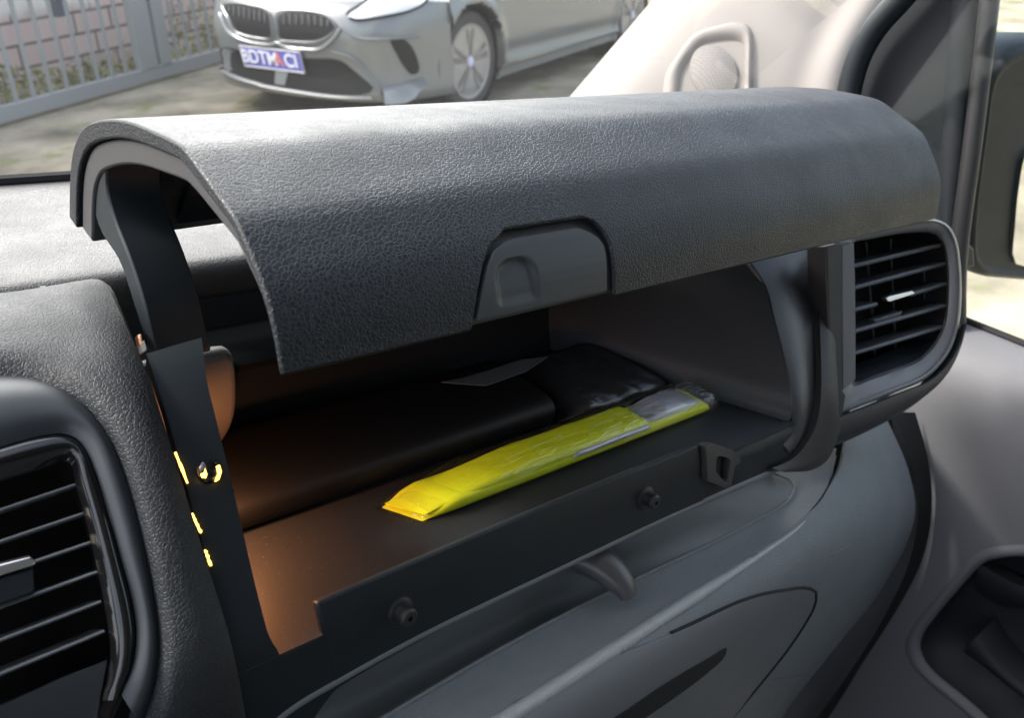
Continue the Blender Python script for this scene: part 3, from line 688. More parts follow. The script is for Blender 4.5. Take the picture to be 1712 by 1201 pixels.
for a, b in (((1388, 930), (1404, 921)), ((1396, 926), (1420, 912)), ((1292, 1137), (1345, 1130))):
    tube('scuff_mark', [LS.hit(a[0] + (b[0] - a[0]) * k / 4, a[1] + (b[1] - a[1]) * k / 4, .0001) for k in range(5)], .00045, principled('scuffed_plastic', (.16, .17, .175), .7), dash, sides=5)
# bracket standing in the tray
pk = [P(*p, 't', t) for p, t in (((968, 925), .535), ((1000, 940), .531), ((1027, 962), .528), ((1046, 985), .526), ((1050, 999), .526))]
tube('tray_bracket', cr(pk, 14), [.013, .0132, .0132, .013, .0128, .0124, .012, .0115, .011, .0104, .0095, .0085, .0075, .006], plastic('bracket_plastic', (.085, .08, .08), .33, 1500, .08), dash, sides=16, flat=.75)

# right vent
VN = np.array([.30, 1.0, -.38]); V0 = np.array([.475, .006, -.15]); VN /= np.linalg.norm(VN)
def PV(px, py, off=0.0): return PP(px, py, V0 - VN * off, VN)
class VPlane:
    def hit(s, px, py, off=0.0): return PV(px, py, 0) - VN * off
VPL = VPlane()
bo = [(1398, 395), (1450, 385), (1520, 373), (1560, 366), (1585, 376), (1599, 400), (1606, 440), (1608, 490), (1604, 540), (1592, 582), (1572, 612), (1545, 636), (1500, 655), (1450, 675), (1410, 690), (1393, 696), (1393, 600), (1396, 480)]
bi = [(1425, 408), (1455, 400), (1510, 390), (1545, 388), (1566, 393), (1576, 408), (1582, 440), (1583, 490), (1579, 535), (1570, 560), (1552, 585), (1530, 603), (1490, 618), (1455, 630), (1435, 638), (1425, 636), (1425, 560), (1425, 470)]
nb = 90; ob, ib_ = cr(bo, nb, True), cr(bi, nb, True); Gd = []
for a, b in zip(ob, ib_):
    row = []
    for v, off in ((0, -.006), (.02, .0005), (.06, .0036), (.13, .0042), (.20, .0036), (.23, .0018), (.5, .0008), (.85, -.0025), (1.0, -.010), (1.0, -.02)):
        q = a * (1 - v) + b * v; row.append(PV(q[0], q[1], off * max(0.0, min(1.0, (q[0] - 1410) / 60)) if off > -.004 else off))
    Gd.append(row)
rv = grid_shell('air_vent', Gd, 0, BEZEL, dash, closed=True, sharp=60); rv['label'] = 'passenger side vent with rounded grey bezel beside the door'
prism('vent_throat', [PV(*p) + VN * .055 for p in [(1405, 380), (1600, 350), (1620, 600), (1405, 670)]], VN * .004, DEEP, rv)
Gd = [[PV(q[0], q[1], -.012) + VN * d for d in (.0, .022, .047)] for q in cr(bi, 60, True)]
grid_shell('vent_duct', Gd, 0, DEEP, rv, closed=True)
def vslat(a, b, r=1.0):
    pts = [PV(a[0] + (b[0] - a[0]) * k / 8, a[1] + (b[1] - a[1]) * k / 8, -.010) for k in range(9)]
    V = []; F = []; u = np.array([0, .25, 1.0])
    for q in pts:
        for (s, h) in ((.0, -.0016), (-.0013, 0), (.0, .0016), (.010, .0013), (.02, .0008), (.02, -.0008), (.010, -.0013)): V.append(q + VN * s + u * h * r)
    for k in range(8):
        for j in range(7): F.append((k * 7 + j, k * 7 + (j + 1) % 7, (k + 1) * 7 + (j + 1) % 7, (k + 1) * 7 + j))
    F += [tuple(range(7)), tuple(range(56, 63))]
    mk('slat', V, F, SLAT, rv)
for a, b in [((1420, 447), (1572, 410)), ((1420, 484), (1580, 441)), ((1420, 521), (1466, 509)), ((1522, 493), (1582, 475)), ((1420, 557), (1582, 511)), ((1420, 594), (1576, 547))]: vslat(a, b)
for a, b in [((1448, 405), (1468, 660)), ((1489, 400), (1500, 640)), ((1544, 390), (1548, 640))]:
    pts = [PV(a[0] + (b[0] - a[0]) * k / 4, a[1] + (b[1] - a[1]) * k / 4, -.034) for k in range(5)]
    tube('vane', pts, .0011, RUBBER, rv, sides=6)
prism('vent_tab', [PV(p[0], p[1], -.005) for p in [(1481, 499), (1488, 495), (1526, 486), (1531, 491), (1488, 505), (1484, 504)]], VN * .005, SILVER, rv, bevel=.0006)
prism('tab_grip', [PV(p[0], p[1], -.014) for p in [(1460, 535), (1508, 520), (1506, 527), (1466, 540)]], VN * .006, SLAT, rv)
# lower blade inside the vent and the grey left bar
Gd = [[PV(a[0] * (1 - v) + b[0] * v, a[1] * (1 - v) + b[1] * v, -(.026 * (1 - v) + .009 * v)) for v in np.linspace(0, 1, 6)] for a, b in zip(cr([(1424, 612), (1480, 590), (1540, 566), (1568, 545)], 20), cr([(1424, 640), (1480, 624), (1530, 605), (1568, 565)], 20))]
grid_shell('vent_lower_blade', Gd, .001, MATTE, rv)
prism('side_bar', [PV(*p) - VN * .003 for p in [(1402, 410), (1423, 406), (1425, 470), (1426, 560), (1426, 634), (1404, 652), (1404, 560)]], VN * .012, plastic('side_bar_plastic', (.12, .125, .14), .34, 1500, .05), rv, bevel=.0008)
# body below and left of the vent
Gd = [[PV(*(a * (1 - v) + b * v)) - VN * o for v, o in ((0, .0045), (.15, .0052), (.5, .002), (.8, -.006), (1, -.018))] for a, b in zip(cr([(1394, 697), (1440, 680), (1500, 656), (1545, 637), (1574, 612), (1594, 580), (1606, 540)], 40), cr([(1380, 770), (1430, 752), (1500, 715), (1550, 680), (1585, 640), (1604, 600), (1612, 560)], 40))]
grid_shell('vent_pod', Gd, .004, plastic('pod_plastic', (.036, .038, .040), .42, 1500, .15, .00015), dash, sharp=60)
prism('vent_side_strip', [PV(*p) - VN * .003 for p in [(1376, 412), (1403, 405), (1403, 560), (1404, 652), (1410, 660), (1404, 692), (1397, 703), (1388, 690), (1383, 600), (1379, 500)]], VN * .02, plastic('strip_plastic', (.026, .026, .028), .5), dash, bevel=.0012)
# grained strip between compartment and vent, flaring out at the foot
sl = [(1357, 405), (1359, 480), (1360, 560), (1361, 640), (1358, 680), (1350, 712), (1334, 740), (1316, 760), (1296, 771), (1278, 777)]
sr = [(1381, 400), (1383, 480), (1385, 560), (1388, 640), (1391, 690), (1394, 706), (1386, 735), (1372, 764), (1345, 781), (1300, 784)]
Gd = sheet_grid(sl, sr, FS, 50, 10, lambda u, v: .006 + .002 * math.sin(math.pi * v))
grid_shell('end_strip', Gd, .006, BROWNTRIM, dash, bevel=.0015)
prism('firewall', [(-.9, .413, -.06), (.72, .413, -.06), (.72, .413, -.86), (-.9, .413, -.86)], (0, .01, 0), MATTE, dash)
# dash end cheek towards the door, behind the pod
prism('dash_end', [(.66, .05, -.21), (.66, .32, -.05), (.66, .32, -.6), (.66, .04, -.6), (.66, .0, -.4), (.66, .01, -.28)], (.02, 0, 0), MATTE, dash)

# ================================================================== PILLAR
pil = thing('pillar_trim', (.75, .35, -.05), 'beige windscreen pillar trim with a small round speaker', 'pillar')
c1 = [P(q[0], q[1], 't', 1.10) for q in [(850, 280), (945, 170), (1017, 86), (1092, -2), (1200, -130)]]
c2 = [P(q[0], q[1], 't', 1.03) for q in [(960, 280), (1030, 170), (1100, 86), (1170, -2), (1280, -130)]]
c3 = [P(q[0], q[1], 't', .995) for q in [(1180, 280), (1220, 170), (1250, 86), (1290, -2), (1370, -130)]]
c4 = [P(q[0], q[1], 't', .985) for q in [(1290, 280), (1300, 170), (1320, 86), (1360, -2), (1440, -130)]]
c5 = [P(q[0], q[1], 't', .982) for q in [(1330, 280), (1335, 170), (1362, 86), (1408, -2), (1490, -130)]]
c6 = [P(q[0], q[1], 't', .970) for q in [(1380, 280), (1385, 170), (1405, 86), (1455, -2), (1540, -130)]]
c7 = [P(q[0], q[1], 't', .985) for q in [(1425, 280), (1425, 170), (1455, 86), (1515, -2), (1600, -130)]]
CC = [cr(c_, 40) for c_ in (c1, c2, c3, c4, c5, c6, c7)]
Gp = [cr([CC[k][i] for k in range(7)], 50) for i in range(40)]
grid_shell('pillar_cover', Gp, .004, BEIGE, pil)
PS = Surf(Gp)
bo = [(1105, 215), (1107, 163), (1113, 123), (1133, 90), (1160, 57), (1190, 45), (1232, 36), (1252, 42), (1258, 60), (1258, 110), (1256, 215)]
bi = [(1134, 215), (1136, 160), (1140, 124), (1155, 98), (1176, 75), (1200, 69), (1228, 68), (1241, 72), (1245, 84), (1244, 120), (1242, 215)]
Gd = sheet_grid(bo, bi, PS, 60, 8, lambda u, v: -.0005 + .009 * math.sin(math.pi * v) ** .7)
grid_shell('speaker_bezel', Gd, 0, BEIGE, pil, sharp=70)
GRL = plastic('speaker_mesh', (.36, .34, .32), .7, 900, .0); _c = coord(GRL)
_v = N(GRL, 'ShaderNodeTexVoronoi'); _v.inputs['Scale'].default_value = 380; _v.inputs['Randomness'].default_value = .15; L(GRL, _c, _v.inputs['Vector'])
_r = N(GRL, 'ShaderNodeValToRGB'); _r.color_ramp.elements[0].position = .32; _r.color_ramp.elements[0].color = (.17, .16, .148, 1); _r.color_ramp.elements[1].position = .45; _r.color_ramp.elements[1].color = (.26, .243, .225, 1)
L(GRL, _v.outputs['Distance'], _r.inputs[0]); L(GRL, _r.outputs[0], bsdf(GRL).inputs['Base Color'])
patch('speaker_grille', [(1193 + 39 * math.cos(a) + 6 * math.sin(a), 122 + 45 * math.sin(a)) for a in np.linspace(0, 2 * math.pi, 24)[:-1]], PS, .004, .003, GRL, pil, dome=.005, n=40)

# windscreen
wsn = thing('windscreen', (.1, .36, -.03), 'clear sloping windscreen glass above the dashboard', 'windscreen')
GL = clear('windscreen_glass', (.95, .96, .955), .05, 0, .007)
wq = [(-.95, .404, -.053), (.76, .404, -.053), (.62, -.15, .42), (-.85, -.15, .42)]
Gd = [[(np.array(wq[0]) * (1 - u) + np.array(wq[1]) * u) * (1 - v) + (np.array(wq[3]) * (1 - u) + np.array(wq[2]) * u) * v + np.array([0, .03 * math.sin(math.pi * v), 0]) for v in np.linspace(0, 1, 12)] for u in np.linspace(0, 1, 12)]
grid_shell('glass_pane', Gd, 0, GL, wsn, out=(0, -1, 1))
tube('black_seal', [np.array([x, .398, -.0515]) for x in np.linspace(-.95, .74, 12)], .0045, DEEP, wsn, sides=8)

# ================================================================== DOOR
door = thing('van_door', (.73, -.1, -.7), 'grey passenger door panel with black pull handle and window', 'door')
dp = [(.785, -.146), (.765, -.147), (.748, -.153), (.733, -.166), (.722, -.184), (.714, -.208), (.709, -.236), (.706, -.27), (.706, -.33), (.712, -.42), (.72, -.52), (.725, -.70)]
dq = cr(dp, 110)
ys = np.linspace(.30, -.45, 150)
Gdoor = [[np.array([q[0] + (.02 * max(0, (y - .1) / .2)), y, q[1] + .06 * (0)]) for q in dq] for y in ys]
DS = Surf(Gdoor)
ho = [(1712, 931), (1668, 934), (1645, 940), (1630, 952), (1600, 985), (1560, 1032), (1540, 1060), (1533, 1084), (1540, 1106), (1560, 1130), (1620, 1180), (1680, 1232), (1790, 1300), (1850, 1250), (1860, 1000), (1780, 935)]
hoc = cr(ho, 90, True)
hop = [DS.hit(*p) for p in hoc]; poly = [(h[1], h[2]) for h in hop if h is not None]; _pc = np.array(poly).mean(0); poly = [tuple(_pc + (np.array(q) - _pc) * 1.06) for q in poly]
def inside(y, z):
    c = False; j = len(poly) - 1
    for i in range(len(poly)):
        (yi, zi), (yj, zj) = poly[i], poly[j]
        if (zi > z) != (zj > z) and y < (yj - yi) * (z - zi) / (zj - zi) + yi: c = not c
        j = i
    return c
pc = np.array(poly).mean(0)
grid_shell('door_panel', Gdoor, 0, DOORM, door, keep=lambda i, j: not inside((ys[i] + ys[i + 1]) / 2 * 1.0, dq[j][1]), out=(0, -.2, .3), sharp=70)
# rim and dark cup of the pull handle
hc = np.array([1700.0, 1090.0])
Gd = []
for p in hoc:
    row = []
    for v, o in ((1.13, -.0005), (1.09, .0022), (1.05, .0035), (1.02, .002), (.985, -.004)):
        q = hc + (p - hc) * v; h = DS.hit(q[0], q[1], o); row.append(h if h is not None else row[-1])
    Gd.append(row)
grid_shell('handle_rim', Gd, 0, DOORM, door, closed=True, sharp=70)
Gd = []
for p in hoc:
    row = []
    for v, o in ((.99, -.003), (.97, -.010), (.86, -.022), (.7, -.030), (.5, -.036), (.25, -.040), (.02, -.041)):
        q = hc + (p - hc) * v; row.append(DS.hit(q[0], q[1], o))
    Gd.append(row)
cup = grid_shell('handle_cup', Gd, 0, DOORDK, door, closed=True, sharp=60)
def dpt(px, py, o): return DS.hit(px, py, o)
Gd = []
for a, b, c_ in zip(cr([(1637, 948), (1665, 965), (1690, 978), (1720, 990), (1780, 1010)], 16), cr([(1632, 958), (1660, 976), (1686, 990), (1716, 1003), (1776, 1022)], 16), cr([(1610, 1010), (1640, 1030), (1670, 1040), (1700, 1040), (1760, 1050)], 16)):
    Gd.append([dpt(*a, -.02), dpt(*a, -.004), dpt(*b, -.003), dpt(*((b + c_) / 2), -.012), dpt(*c_, -.028)])
grid_shell('grip_ridge', Gd, 0, DOORDK, cup, sharp=60)
Gd = []
hA = cr([(1605, 1105), (1625, 1060), (1650, 1045), (1662, 1040)], 20); hB = cr([(1700, 1180), (1692, 1150), (1690, 1120), (1668, 1060)], 20)
Gd = []
o1 = cr([(1600, 1100), (1640, 1128), (1690, 1165), (1740, 1205), (1800, 1250)], 24); o2 = cr([(1638, 1060), (1662, 1100), (1700, 1140), (1750, 1175), (1810, 1215)], 24)
for a, b in zip(o1, o2):
    Gd.append([dpt(*(a * (1 - v) + b * v), o) for v, o in ((-.12, -.032), (0, -.012), (.3, -.002), (.65, .001), (.92, -.004), (1.06, -.034))])
grid_shell('pull_grip', Gd, 0, DOORDK, cup, sharp=70)
# window sill seal and glass
tube('window_seal', [np.array([.779, y, -.1445]) for y in np.linspace(.12, -.45, 8)], .004, DEEP, door, sides=8)
wgl = [(.783, .25, -.146), (.783, -.6, -.146), (.70, -.75, .38), (.70, .02, .38)]
prism('window_glass', wgl, (.003, 0, 0), clear('door_glass', (.95, .97, .96), .05), door, smooth=True)
# sail panel
sx = lambda x: lambda px, py: P(px, py, 'x', x)
sail = [(1520, -40), (1445, 55), (1410, 145), (1398, 230), (1400, 470), (1500, 640), (1600, 560), (1601, 445), (1602, 400), (1640, 150), (1652, -40)]
prism('sail_panel', [P(*p, 'x', .762) for p in sail], (.02, 0, 0), SAIL, door, bevel=.003)
Gd = []
for a, b in zip(cr([(1594, -40), (1583, 100), (1572, 250), (1575, 400), (1590, 470)], 20), cr([(1640, -40), (1628, 100), (1610, 280), (1598, 400), (1600, 470)], 20)):
    Gd.append([P(*(a * (1 - v) + b * v), 'x', .762) - np.array([o, 0, 0]) for v, o in ((0, 0), (.12, .006), (.5, .0085), (.9, .007), (1, 0))])
grid_shell('frame_ridge', Gd, 0, SAIL, door, sharp=70)
tube('frame_seal', [P(*p, 'x', .758) for p in cr([(1660, -60), (1651, 30), (1637, 150), (1622, 270), (1611, 350), (1604, 410), (1600, 470), (1600, 540)], 24)], .0085, RUBBER, door, sides=10)
tube('pillar_seal', [P(*p, 'x', .735) for p in cr([(1560, -70), (1508, -5), (1464, 45), (1438, 90), (1420, 150), (1412, 240), (1415, 330)], 24)], .012, MATTE, door, sides=10)
# door gap seal next to the dash
Gd = [[P(*(a * (1 - v) + b * v), 'x', .672 + .03 * v) for v in np.linspace(0, 1, 4)] for a, b in zip(cr([(1490, 690), (1520, 760), (1535, 850), (1520, 940), (1485, 1020), (1430, 1110), (1360, 1210), (1290, 1300)], 30), cr([(1530, 690), (1552, 770), (1558, 850), (1542, 935), (1505, 1010), (1445, 1105), (1382, 1205), (1310, 1300)], 30))]
grid_shell('gap_seal', Gd, 0, DEEP, door)
# wing mirror
mo = [(1726, 70), (1690, 84), (1668, 104), (1654, 140), (1646, 200), (1634, 290), (1626, 360), (1624, 430), (1630, 455), (1645, 463), (1690, 468), (1760, 472), (1840, 470), (1880, 440), (1890, 300), (1880, 140), (1840, 80), (1780, 64)]
mp0 = np.array([1.0, .135, 0.0]); mn = _n([.18, 1, 0])
mpts = [PP(*p, mp0, mn) for p in cr(mo, 60, True)]; mc = sum(mpts) / 60
Gd = [[mc + (p - mc) * k + mn * d for k, d in ((.9, .004), (.96, -.001), (1, .006), (1.01, .03), (.97, .07), (.85, .11), (.6, .14), (.2, .155))] for p in mpts]
mir = grid_shell('wing_mirror', Gd, 0, MIRR, door, closed=True, sharp=80)
gi = [(1716, 258), (1704, 310), (1697, 380), (1694, 432), (1700, 442), (1760, 448), (1850, 440), (1870, 300), (1850, 200), (1760, 215)]
gp = [PP(*p, mp0 - mn * .001, mn) for p in cr(gi, 40, True)]
prism('mirror_glass', gp, mn * .006, principled('mirror_silver', (.9, .9, .9), .03, .5, 1.0), mir)
prism('mirror_face', [mc + (p - mc) * .93 + mn * .004 for p in mpts], mn * .004, MIRR, mir)
prism('mirror_foot', [PP(*p, mp0 + np.array([-.1, -.02, 0]), mn) for p in [(1600, 405), (1622, 408), (1630, 415), (1632, 448), (1604, 452)]], mn * .06, MIRR, door, bevel=.004)

# roof lining and rear bulkhead of the cab (they shade the dashboard)
rf = box('roof_lining', (-.95, -1.25, .44), (.70, -.12, .47), plastic('roof_cloth', (.38, .38, .38), .9, 900, .2), None); setp(rf, 'pale cab roof lining above the seats', 'roof')


BULK = plastic('bulkhead_grey', (.13, .145, .165), .8, 900, .2)
bh = box('cab_bulkhead', (-.95, -1.28, -.80), (.74, -1.25, .47), BULK, None); setp(bh, 'dark grey bulkhead closing the cab behind the seats', 'bulkhead')
q = box('rear_cab_wall', (.765, -1.25, -.80), (.795, -.62, .47), BULK, None); setp(q, 'dark grey cab wall behind the passenger door window', 'cab wall')
fl_ = box('cab_floor', (-.95, -1.25, -.80), (.74, .40, -.77), MATTE, None); setp(fl_, kind='structure')
dd = box('driver_door', (-.98, -1.25, -.80), (-.95, .38, -.14), DOORM, None); setp(dd, 'plain grey driver door lining below its window', 'door')

# ================================================================== OUTSIDE
def ramp(m, fac, stops):
    r = N(m, 'ShaderNodeValToRGB'); e = r.color_ramp.elements
    while len(e) < len(stops): e.new(.5)
    for k, (p, c_) in enumerate(stops): e[k].position = p; e[k].color = (*c_, 1)
    L(m, fac, r.inputs[0]); return r.outputs[0]
GRD = principled('dirt_ground', (.3, .26, .2), .95, .2); _c = coord(GRD)
_a = N(GRD, 'ShaderNodeTexNoise'); _a.inputs['Scale'].default_value = 1.6; _a.inputs['Detail'].default_value = 9; _a.inputs['Roughness'].default_value = .65; L(GRD, _c, _a.inputs['Vector'])
_col = ramp(GRD, _a.outputs[0], [(.3, (.13, .118, .09)), (.45, (.26, .23, .17)), (.55, (.35, .31, .23)), (.68, (.45, .405, .31))])
_g = N(GRD, 'ShaderNodeTexNoise'); _g.inputs['Scale'].default_value = 3.1; _g.inputs['Detail'].default_value = 6; L(GRD, _c, _g.inputs['Vector'])
_gm = N(GRD, 'ShaderNodeMapRange'); _gm.inputs['From Min'].default_value = .56; _gm.inputs['From Max'].default_value = .68; L(GRD, _g.outputs[0], _gm.inputs['Value'])
_mx = N(GRD, 'ShaderNodeMixRGB'); L(GRD, _gm.outputs[0], _mx.inputs[0]); L(GRD, _col, _mx.inputs[1]); _mx.inputs[2].default_value = (.20, .21, .09, 1); L(GRD, _mx.outputs[0], bsdf(GRD).inputs['Base Color'])
gr = mk('ground', [(-60, -60, 0), (90, -60, 0), (90, 120, 0), (-60, 120, 0)], [(0, 1, 2, 3)], GRD, None, van=False); setp(gr, kind='structure')

# fence
FEN = principled('grey_fence_paint', (.31, .325, .325), .5)
fa, fb = G(0, 213), G(372, 106)
fd = (fb - fa) / np.linalg.norm(fb - fa); fn = np.array([-fd[1], fd[0], 0]); fl = np.linalg.norm(fb - fa)
fence = thing('metal_fence', (fa + fb) / 2, 'grey metal palisade fence with flat bottom rail left of the silver car', 'fence', van=False)
def fbox(name, s0, s1, d0, d1, z0, z1, mat, parent, **kw):
    q = [fa + fd * s + fn * d for s, d in ((s0, d0), (s1, d0), (s1, d1), (s0, d1))]
    return prism(name, [(p[0], p[1], z0) for p in q], (0, 0, z1 - z0), mat, parent, van=False, **kw)
fbox('bottom_rail', -1.2, fl + 2.5, 0, .055, .02, .12, FEN, fence, bevel=.004)
s = -1.0
def sof(px, py, z): # distance along the fence seen at a pixel
    r = rayw(px, py); t = (fn @ (fa - CAMW)) / (fn @ r); return fd @ (CAMW + t * r - fa)
marks = [sof(px, 150 - .27 * (px - 20) * .9, 0) for px in (28, 57, 86, 114, 140)]
step = (marks[-1] - marks[0]) / 4
k0 = marks[0]
p0, p1 = sof(232, 80, 0), sof(283, 70, 0)
k = k0 - 8 * step
while k < fl + 2.3:
    if not (p0 - .02 < k < p1 + .02): fbox('picket', k - .014, k + .014, .02, .034, .12, 1.7, FEN, fence)
    k += step
fbox('post', p0, p0 + (p1 - p0) * .52, .0, .07, .1, 1.8, FEN, fence, bevel=.004)
fbox('post', p0 + (p1 - p0) * .62, p1, .0, .07, .1, 1.8, FEN, fence, bevel=.004)
fbox('top_rail', -1.2, fl + 2.5, .036, .07, 1.5, 1.56, FEN, fence)
# dark strut hanging behind the fence
s2 = sof(142, 20, 0); s3 = sof(157, 20, 0)
st = fbox('steel_strut', s2, s3, .25, .29, .55, 2.0, principled('blue_grey_steel', (.10, .13, .16), .5), None); setp(st, 'dark blue-grey steel strut behind the fence pickets', 'strut')
zz = 0
# brick wall
BRK = principled('pink_brick', (.4, .3, .26), .9); _c = coord(BRK)
_mp = N(BRK, 'ShaderNodeMapping'); _ang = math.atan2(fd[1], fd[0]); _mp.inputs['Rotation'].default_value = (0, 0, -_ang); L(BRK, _c, _mp.inputs[0])
_sx = N(BRK, 'ShaderNodeSeparateXYZ'); L(BRK, _mp.outputs[0], _sx.inputs[0]); _cx = N(BRK, 'ShaderNodeCombineXYZ'); L(BRK, _sx.outputs[0], _cx.inputs[0]); L(BRK, _sx.outputs[2], _cx.inputs[1])
_bt = N(BRK, 'ShaderNodeTexBrick'); _bt.inputs['Scale'].default_value = 1; _bt.inputs['Brick Width'].default_value = .42; _bt.inputs['Row Height'].default_value = .17; _bt.inputs['Mortar Size'].default_value = .012
_bt.inputs['Color1'].default_value = (.74, .58, .53, 1); _bt.inputs['Color2'].default_value = (.62, .48, .44, 1); _bt.inputs['Mortar'].default_value = (.20, .17, .15, 1); L(BRK, _cx.outputs[0], _bt.inputs['Vector'])
_ns = N(BRK, 'ShaderNodeTexNoise'); _ns.inputs['Scale'].default_value = 2.2; _ns.inputs['Detail'].default_value = 5; L(BRK, _c, _ns.inputs['Vector'])
_pt = ramp(BRK, _ns.outputs[0], [(.46, (0, 0, 0)), (.56, (1, 1, 1))])
_hz = N(BRK, 'ShaderNodeMapRange'); _hz.inputs['From Min'].default_value = .5; _hz.inputs['From Max'].default_value = .6; L(BRK, _sx.outputs[2], _hz.inputs['Value'])
_ml = N(BRK, 'ShaderNodeMath', operation='MULTIPLY'); L(BRK, _pt, _ml.inputs[0]); L(BRK, _hz.outputs[0], _ml.inputs[1])
_mx = N(BRK, 'ShaderNodeMixRGB'); L(BRK, _ml.outputs[0], _mx.inputs[0]); L(BRK, _bt.outputs['Color'], _mx.inputs[1]); _mx.inputs[2].default_value = (.92, .88, .82, 1); L(BRK, _mx.outputs[0], bsdf(BRK).inputs['Base Color'])  # pale mix paints sunlit patches into the wall colour
bw = fbox('brick_wall', -4, fl + 9, .95, 1.15, -.05, 2.4, BRK, None); setp(bw, 'pinkish block wall with painted sunlit patches behind the grey fence', 'wall')

# weeds behind the fence and dry tufts
LEAF = principled('weed_leaf', (.22, .26, .06), .6); _c = coord(LEAF)
_ns = N(LEAF, 'ShaderNodeTexNoise'); _ns.inputs['Scale'].default_value = 3; L(LEAF, _c, _ns.inputs['Vector'])
L(LEAF, ramp(LEAF, _ns.outputs[0], [(.35, (.10, .11, .04)), (.5, (.22, .25, .06)), (.62, (.40, .40, .10)), (.75, (.45, .38, .24))]), bsdf(LEAF).inputs['Base Color'])
V = []; F = []
rnd = random.Random(4)
for _ in range(2600):
    s = rnd.uniform(-1, fl + 2.2); d = rnd.uniform(.12, .9); hmax = .12 + .28 * (math.sin(s * 2.3 + 1) * .5 + .5) ** 2 * (.4 + d)
    c_ = fa + fd * s + fn * d + np.array([0, 0, rnd.uniform(0, hmax)]); sz = rnd.uniform(.012, .035)
    a = np.array([rnd.gauss(0, 1) for _ in range(3)]); a /= np.linalg.norm(a); b = np.array([rnd.gauss(0, 1) for _ in range(3)]); b -= a * (a @ b); b /= np.linalg.norm(b)
    k = len(V); V += [c_ - a * sz, c_ + b * sz * .5, c_ + a * sz, c_ - b * sz * .5]; F.append((k, k + 1, k + 2, k + 3))
wd = mk('weeds', V, F, LEAF, None, van=False, smooth='keep'); setp(wd, 'straggly yellow-green weeds growing behind the fence rail', 'weeds', kind='stuff')

# ---------------- parked car
CARP = principled('silver_grey_paint', (.17, .185, .19), .3, .5, .2, **{'Coat Weight': .6, 'Coat Roughness': .08})
CARD = principled('black_grille_plastic', (.008, .009, .010), .5, .2); TYRE = principled('tyre_rubber', (.045, .043, .042), .8)
RIM = principled('alloy_rim', (.34, .33, .32), .42, .5, .3); RIMD = principled('dark_rim_gap', (.006, .006, .006), .6, .1)
LENS = principled('headlight_lens', (.75, .77, .78), .12, .6)
O = G(792, 186)
r2 = _n(np.array([*rayw(792, 186)[:2], 0])); lft = np.array([-r2[1], r2[0], 0])
ca = rad(33); uf = -r2 * math.cos(ca) + lft * math.sin(ca); vf = np.array([-uf[1], uf[0], 0])
FR = .86; HW = .91
def CW_(u, v, w_): return O + uf * u + vf * (v - .90) + np.array([0, 0, w_])   # v from the car's centre line, + to its left
car = thing('parked_car', CW_(-1.3, 0, 0), 'silver grey car with twin dark grilles parked beyond the fence end', 'car', van=False)
def plan(v, k=1.0):
    a = abs(v) / HW; return -.10 * a ** 2 - .50 * a ** 7 * k
sec = [(-.42, .155), (-.10, .16), (-.03, .175), (-.012, .21), (-.02, .27), (-.03, .34), (-.018, .42), (-.005, .48), (-.0, .54), (-.008, .60), (-.035, .67), (-.075, .73), (-.14, .77), (-.30, .81), (-.62, .87), (-1.0, .93), (-1.25, .96)]
sq = cr(sec, 50)
vs = np.r_[np.linspace(-1, -.8, 10)[:-1], np.linspace(-.8, .8, 33), np.linspace(.8, 1, 14)[1:]] * HW
def bodyw(v, w_):
    a = abs(v) / HW; t = max(0, (w_ - .72)); return w_ - .16 * a ** 4 * min(1, t * 6)
Gc = [[CW_(FR + q[0] + plan(v, max(.2, 1 - max(0, (q[1] - .72)) * 3)), v, bodyw(v, q[1])) for q in sq] for v in vs]
body = grid_shell('body', Gc, 0, CARP, car, van=False, sharp=60)
CS = Surf(Gc, van=False)
# sides with arches
def side(sgn):
    us = np.linspace(FR - .60, -3.35, 150); ws = np.linspace(.16, .93, 40)
    def off(u, w_):
        f = .012 * math.sin((w_ - .2) / .7 * math.pi) - .05 * max(0, (w_ - .75)) ; cre = -.02 * math.exp(-((w_ - .34 - .02 * u) / .05) ** 2) * (1 if u < -.45 else 0)
        fl_ = .025 * math.exp(-((math.hypot(u, w_ - .33) - .38) / .05) ** 2) + .025 * math.exp(-((math.hypot(u + 2.67, w_ - .33) - .38) / .05) ** 2)
        return f + cre + fl_ - .03 * (w_ < .22)
    Gd = [[CW_(u, sgn * (HW - .008 + off(u, w_)), w_) for w_ in ws] for u in us]
    keep = lambda i, j: not (math.hypot((us[i] + us[i + 1]) / 2, (ws[j] + ws[j + 1]) / 2 - .335) < .365 or math.hypot((us[i] + us[i + 1]) / 2 + 2.67, (ws[j] + ws[j + 1]) / 2 - .335) < .365)
    grid_shell('side_panel', Gd, 0, CARP, body, van=False, keep=keep, out=CW_(0, sgn * 5, .5), sharp=60)
side(1); side(-1)
